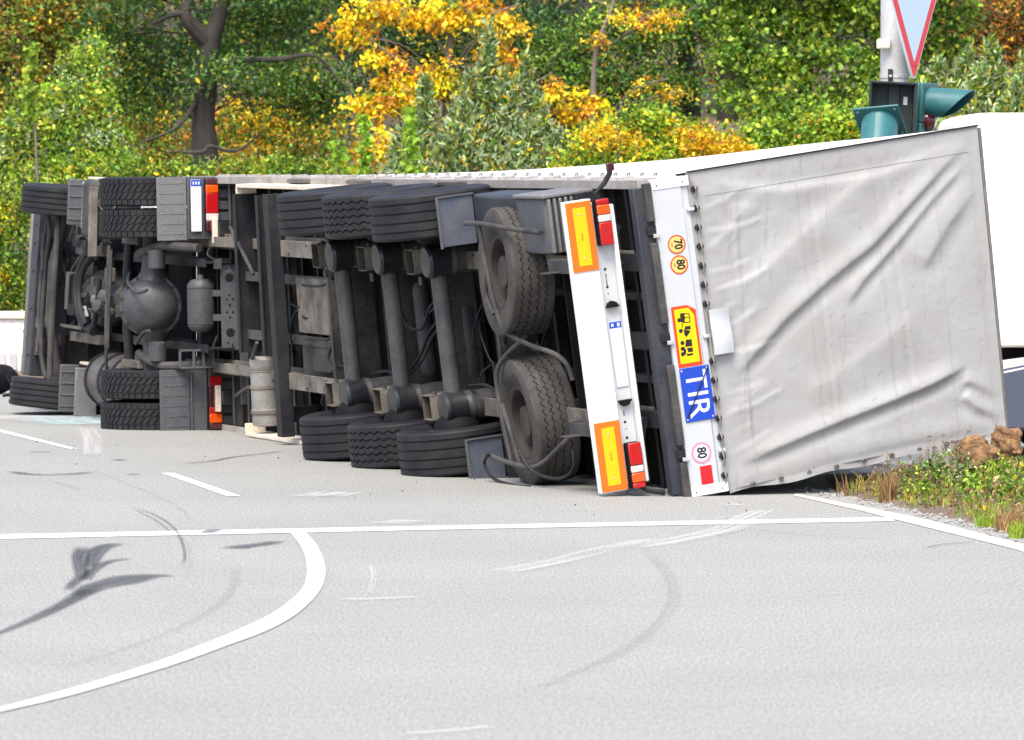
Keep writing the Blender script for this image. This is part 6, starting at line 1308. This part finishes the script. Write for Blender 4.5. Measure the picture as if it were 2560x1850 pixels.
def spikes(label, spec, mix, n, leaf, **k):                    # tall plumes of narrow leaves
    px, Y = spec[0][0], spec[0][2]; e = thing('willow_shrub', label, 'shrub', (gp(px, Y)[0], Y, hill_z(gp(px, Y)[0], Y) - 0.05), None); sets = []; mb = MB()
    tot = sum((b - t) for _, t, _, b, _ in spec)
    for (px, top, Y, bot, wid) in spec:
        x, y = gp(px, Y); g = hill_z(x, y); zt = at(px, top, Y).z; zb = at(px, bot, Y).z; lean = rt.uniform(-0.25, 0.25)
        for j in range(6):
            mb.tube([(x + rt.gauss(0, wid * 0.3), y, g), (x + rt.gauss(0, wid * 0.4), y, (zb + zt) / 2), (x + lean + rt.gauss(0, 0.12), y, zt - rt.random() * 0.5)], [0.014, 0.009, 0.003], 4)
        m_ = int(n * (bot - top) / tot); t = rng.random(m_) ** 0.8; w = wid * (0.12 + 0.88 * t)
        P = np.stack([x + lean * (1 - t) + rng.normal(size=m_) * w * 0.5, y + rng.normal(size=m_) * w * 0.4, zt + (zb - zt) * t + rng.normal(size=m_) * 0.05], 1)
        nm_ = list(mix); pr = np.array([mix[q] for q in nm_], float); pr /= pr.sum(); ci = rng.choice(len(nm_), m_, p=pr); cols = np.zeros((m_, 3))
        for i, q in enumerate(nm_): s_ = ci == i; pal = np.array(PAL[q]); cols[s_] = pal[rng.integers(0, len(pal), s_.sum())]
        cols *= np.exp(rng.normal(size=m_) * 0.25)[:, None]; sets.append(leaf_arrays(P, leaf * (0.6 + 0.7 * rng.random(m_)), np.clip(cols, 0.004, 0.9), rng, up=0.9, shape=0.32))
    part('stems', mb, 'twig', e, mapf=None); leaf_obj('crown', sets, e, tuple(e.location)); return e
spikes('grey green willow shrub with upright plumes among the yellow leaves', [(1210, 70, 73, 440, 0.35), (1130, 190, 73, 440, 0.4), (1320, 150, 73.2, 440, 0.42), (1060, 200, 73, 440, 0.4), (1270, 180, 72.8, 440, 0.45), (1190, 240, 72.6, 450, 0.5), (1370, 260, 73, 450, 0.4), (1000, 330, 72.8, 450, 0.4), (1100, 320, 72.4, 450, 0.5), (1290, 300, 72.4, 450, 0.5), (1410, 330, 72.6, 450, 0.4)], {'willow': 6, 'green': 3, 'ochre': 0.8, 'yellow': 0.4}, 17000, 0.10)
spikes('pale willow shrub with feathery shoots beyond the box truck', [(2480, 100, 70, 330, 0.4), (2380, 130, 70.4, 330, 0.35), (2550, 90, 70.2, 330, 0.45), (2430, 170, 69.8, 340, 0.4), (2330, 150, 70.6, 330, 0.3), (2520, 190, 69.6, 340, 0.45), (2620, 120, 70, 340, 0.45), (2410, 240, 69.4, 350, 0.4)], {'willow': 5, 'fresh': 2, 'ochre': 1.3, 'green': 1.5}, 13000, 0.10)
shrub('low bush of green and golden leaves above the trailer side, right of the willow', 1600, 71, [(1500, 350, 0, 80, 50), (1600, 310, 0, 90, 50), (1690, 340, 0, 90, 50), (1780, 370, 0, 80, 30), (1640, 400, -0.2, 160, 40), (1480, 410, -0.2, 100, 40)], {'fresh': 4, 'lime': 1.5, 'yellow': 1.6, 'green': 2}, 7500, 0.10, clump=0.15, per=18, shape=0.7)
shrub('golden yellow bush where the trailer side begins to rise', 1800, 70.4, [(1740, 340, 0, 60, 26), (1800, 360, -0.1, 70, 26), (1840, 380, -0.1, 60, 20), (1500, 330, 0, 60, 22), (1560, 345, 0, 60, 20)], {'yellow': 4, 'orange': 1.3, 'ochre': 1}, 1100, 0.10, clump=0.13, per=16)
shrub('light green bush growing in front of the alder', 1960, 71.5, [(1900, 350, 0, 100, 50), (2020, 330, 0, 110, 56), (2120, 320, 0, 90, 56), (1950, 400, -0.2, 160, 40), (2210, 280, 0.2, 80, 60), (2300, 250, 0.3, 80, 50)], {'fresh': 5, 'lime': 1.2, 'green': 3, 'yellow': 0.2}, 9000, 0.105, clump=0.17, per=18, shape=0.72)
def vine(label, px, top, bot, Y, pal, wid=0.09):               # climbing plume of overlapping heart leaves
    x, y = gp(px, Y); zt = at(px, top, Y).z; g = hill_z(x, y); zb = at(px, bot, Y).z; e = thing('climbing_vine', label, 'vine', (x, y, g - 0.05)); mb = MB(); mb.tube([(x, y, g - 0.05), (x + 0.05, y, (g + zt) / 2), (x - 0.03, y, zt)], [0.03, 0.02, 0.006], 6); part('stem', mb, 'twig', e, mapf=None)
    m_ = int(240 * (zt - zb)); t = rng.random(m_); P = np.stack([x + 0.06 * np.sin(3 * t + px) + rng.normal(size=m_) * wid * 0.75 * (1.15 - 0.6 * t), y - 0.05 + rng.normal(size=m_) * wid, zb + (zt - zb) * t], 1)
    c_ = np.array(PAL[pal])[rng.integers(0, len(PAL[pal]), m_)]; leaf_obj('leaves', [leaf_arrays(P, 0.06 + 0.04 * rng.random(m_), np.clip(0.85 * c_ * np.exp(rng.normal(size=m_) * 0.25)[:, None], 0, 0.9), rng, up=-0.9, shape=0.85)], e, (x, y, g - 0.05))
vine('yellow green climbing vine standing above the tall bush', 85, 105, 300, 72, 'fresh', 0.06)
vine('lime green climbing plume, straight one by the yellow maple', 1018, 262, 440, 71.5, 'lime', 0.08)
vine('lime green climbing plume, leaning one left of the straight plume', 905, 285, 440, 71.5, 'lime', 0.07)
vine('short lime green climbing plume behind the trailer front', 850, 345, 440, 71.2, 'lime', 0.10)
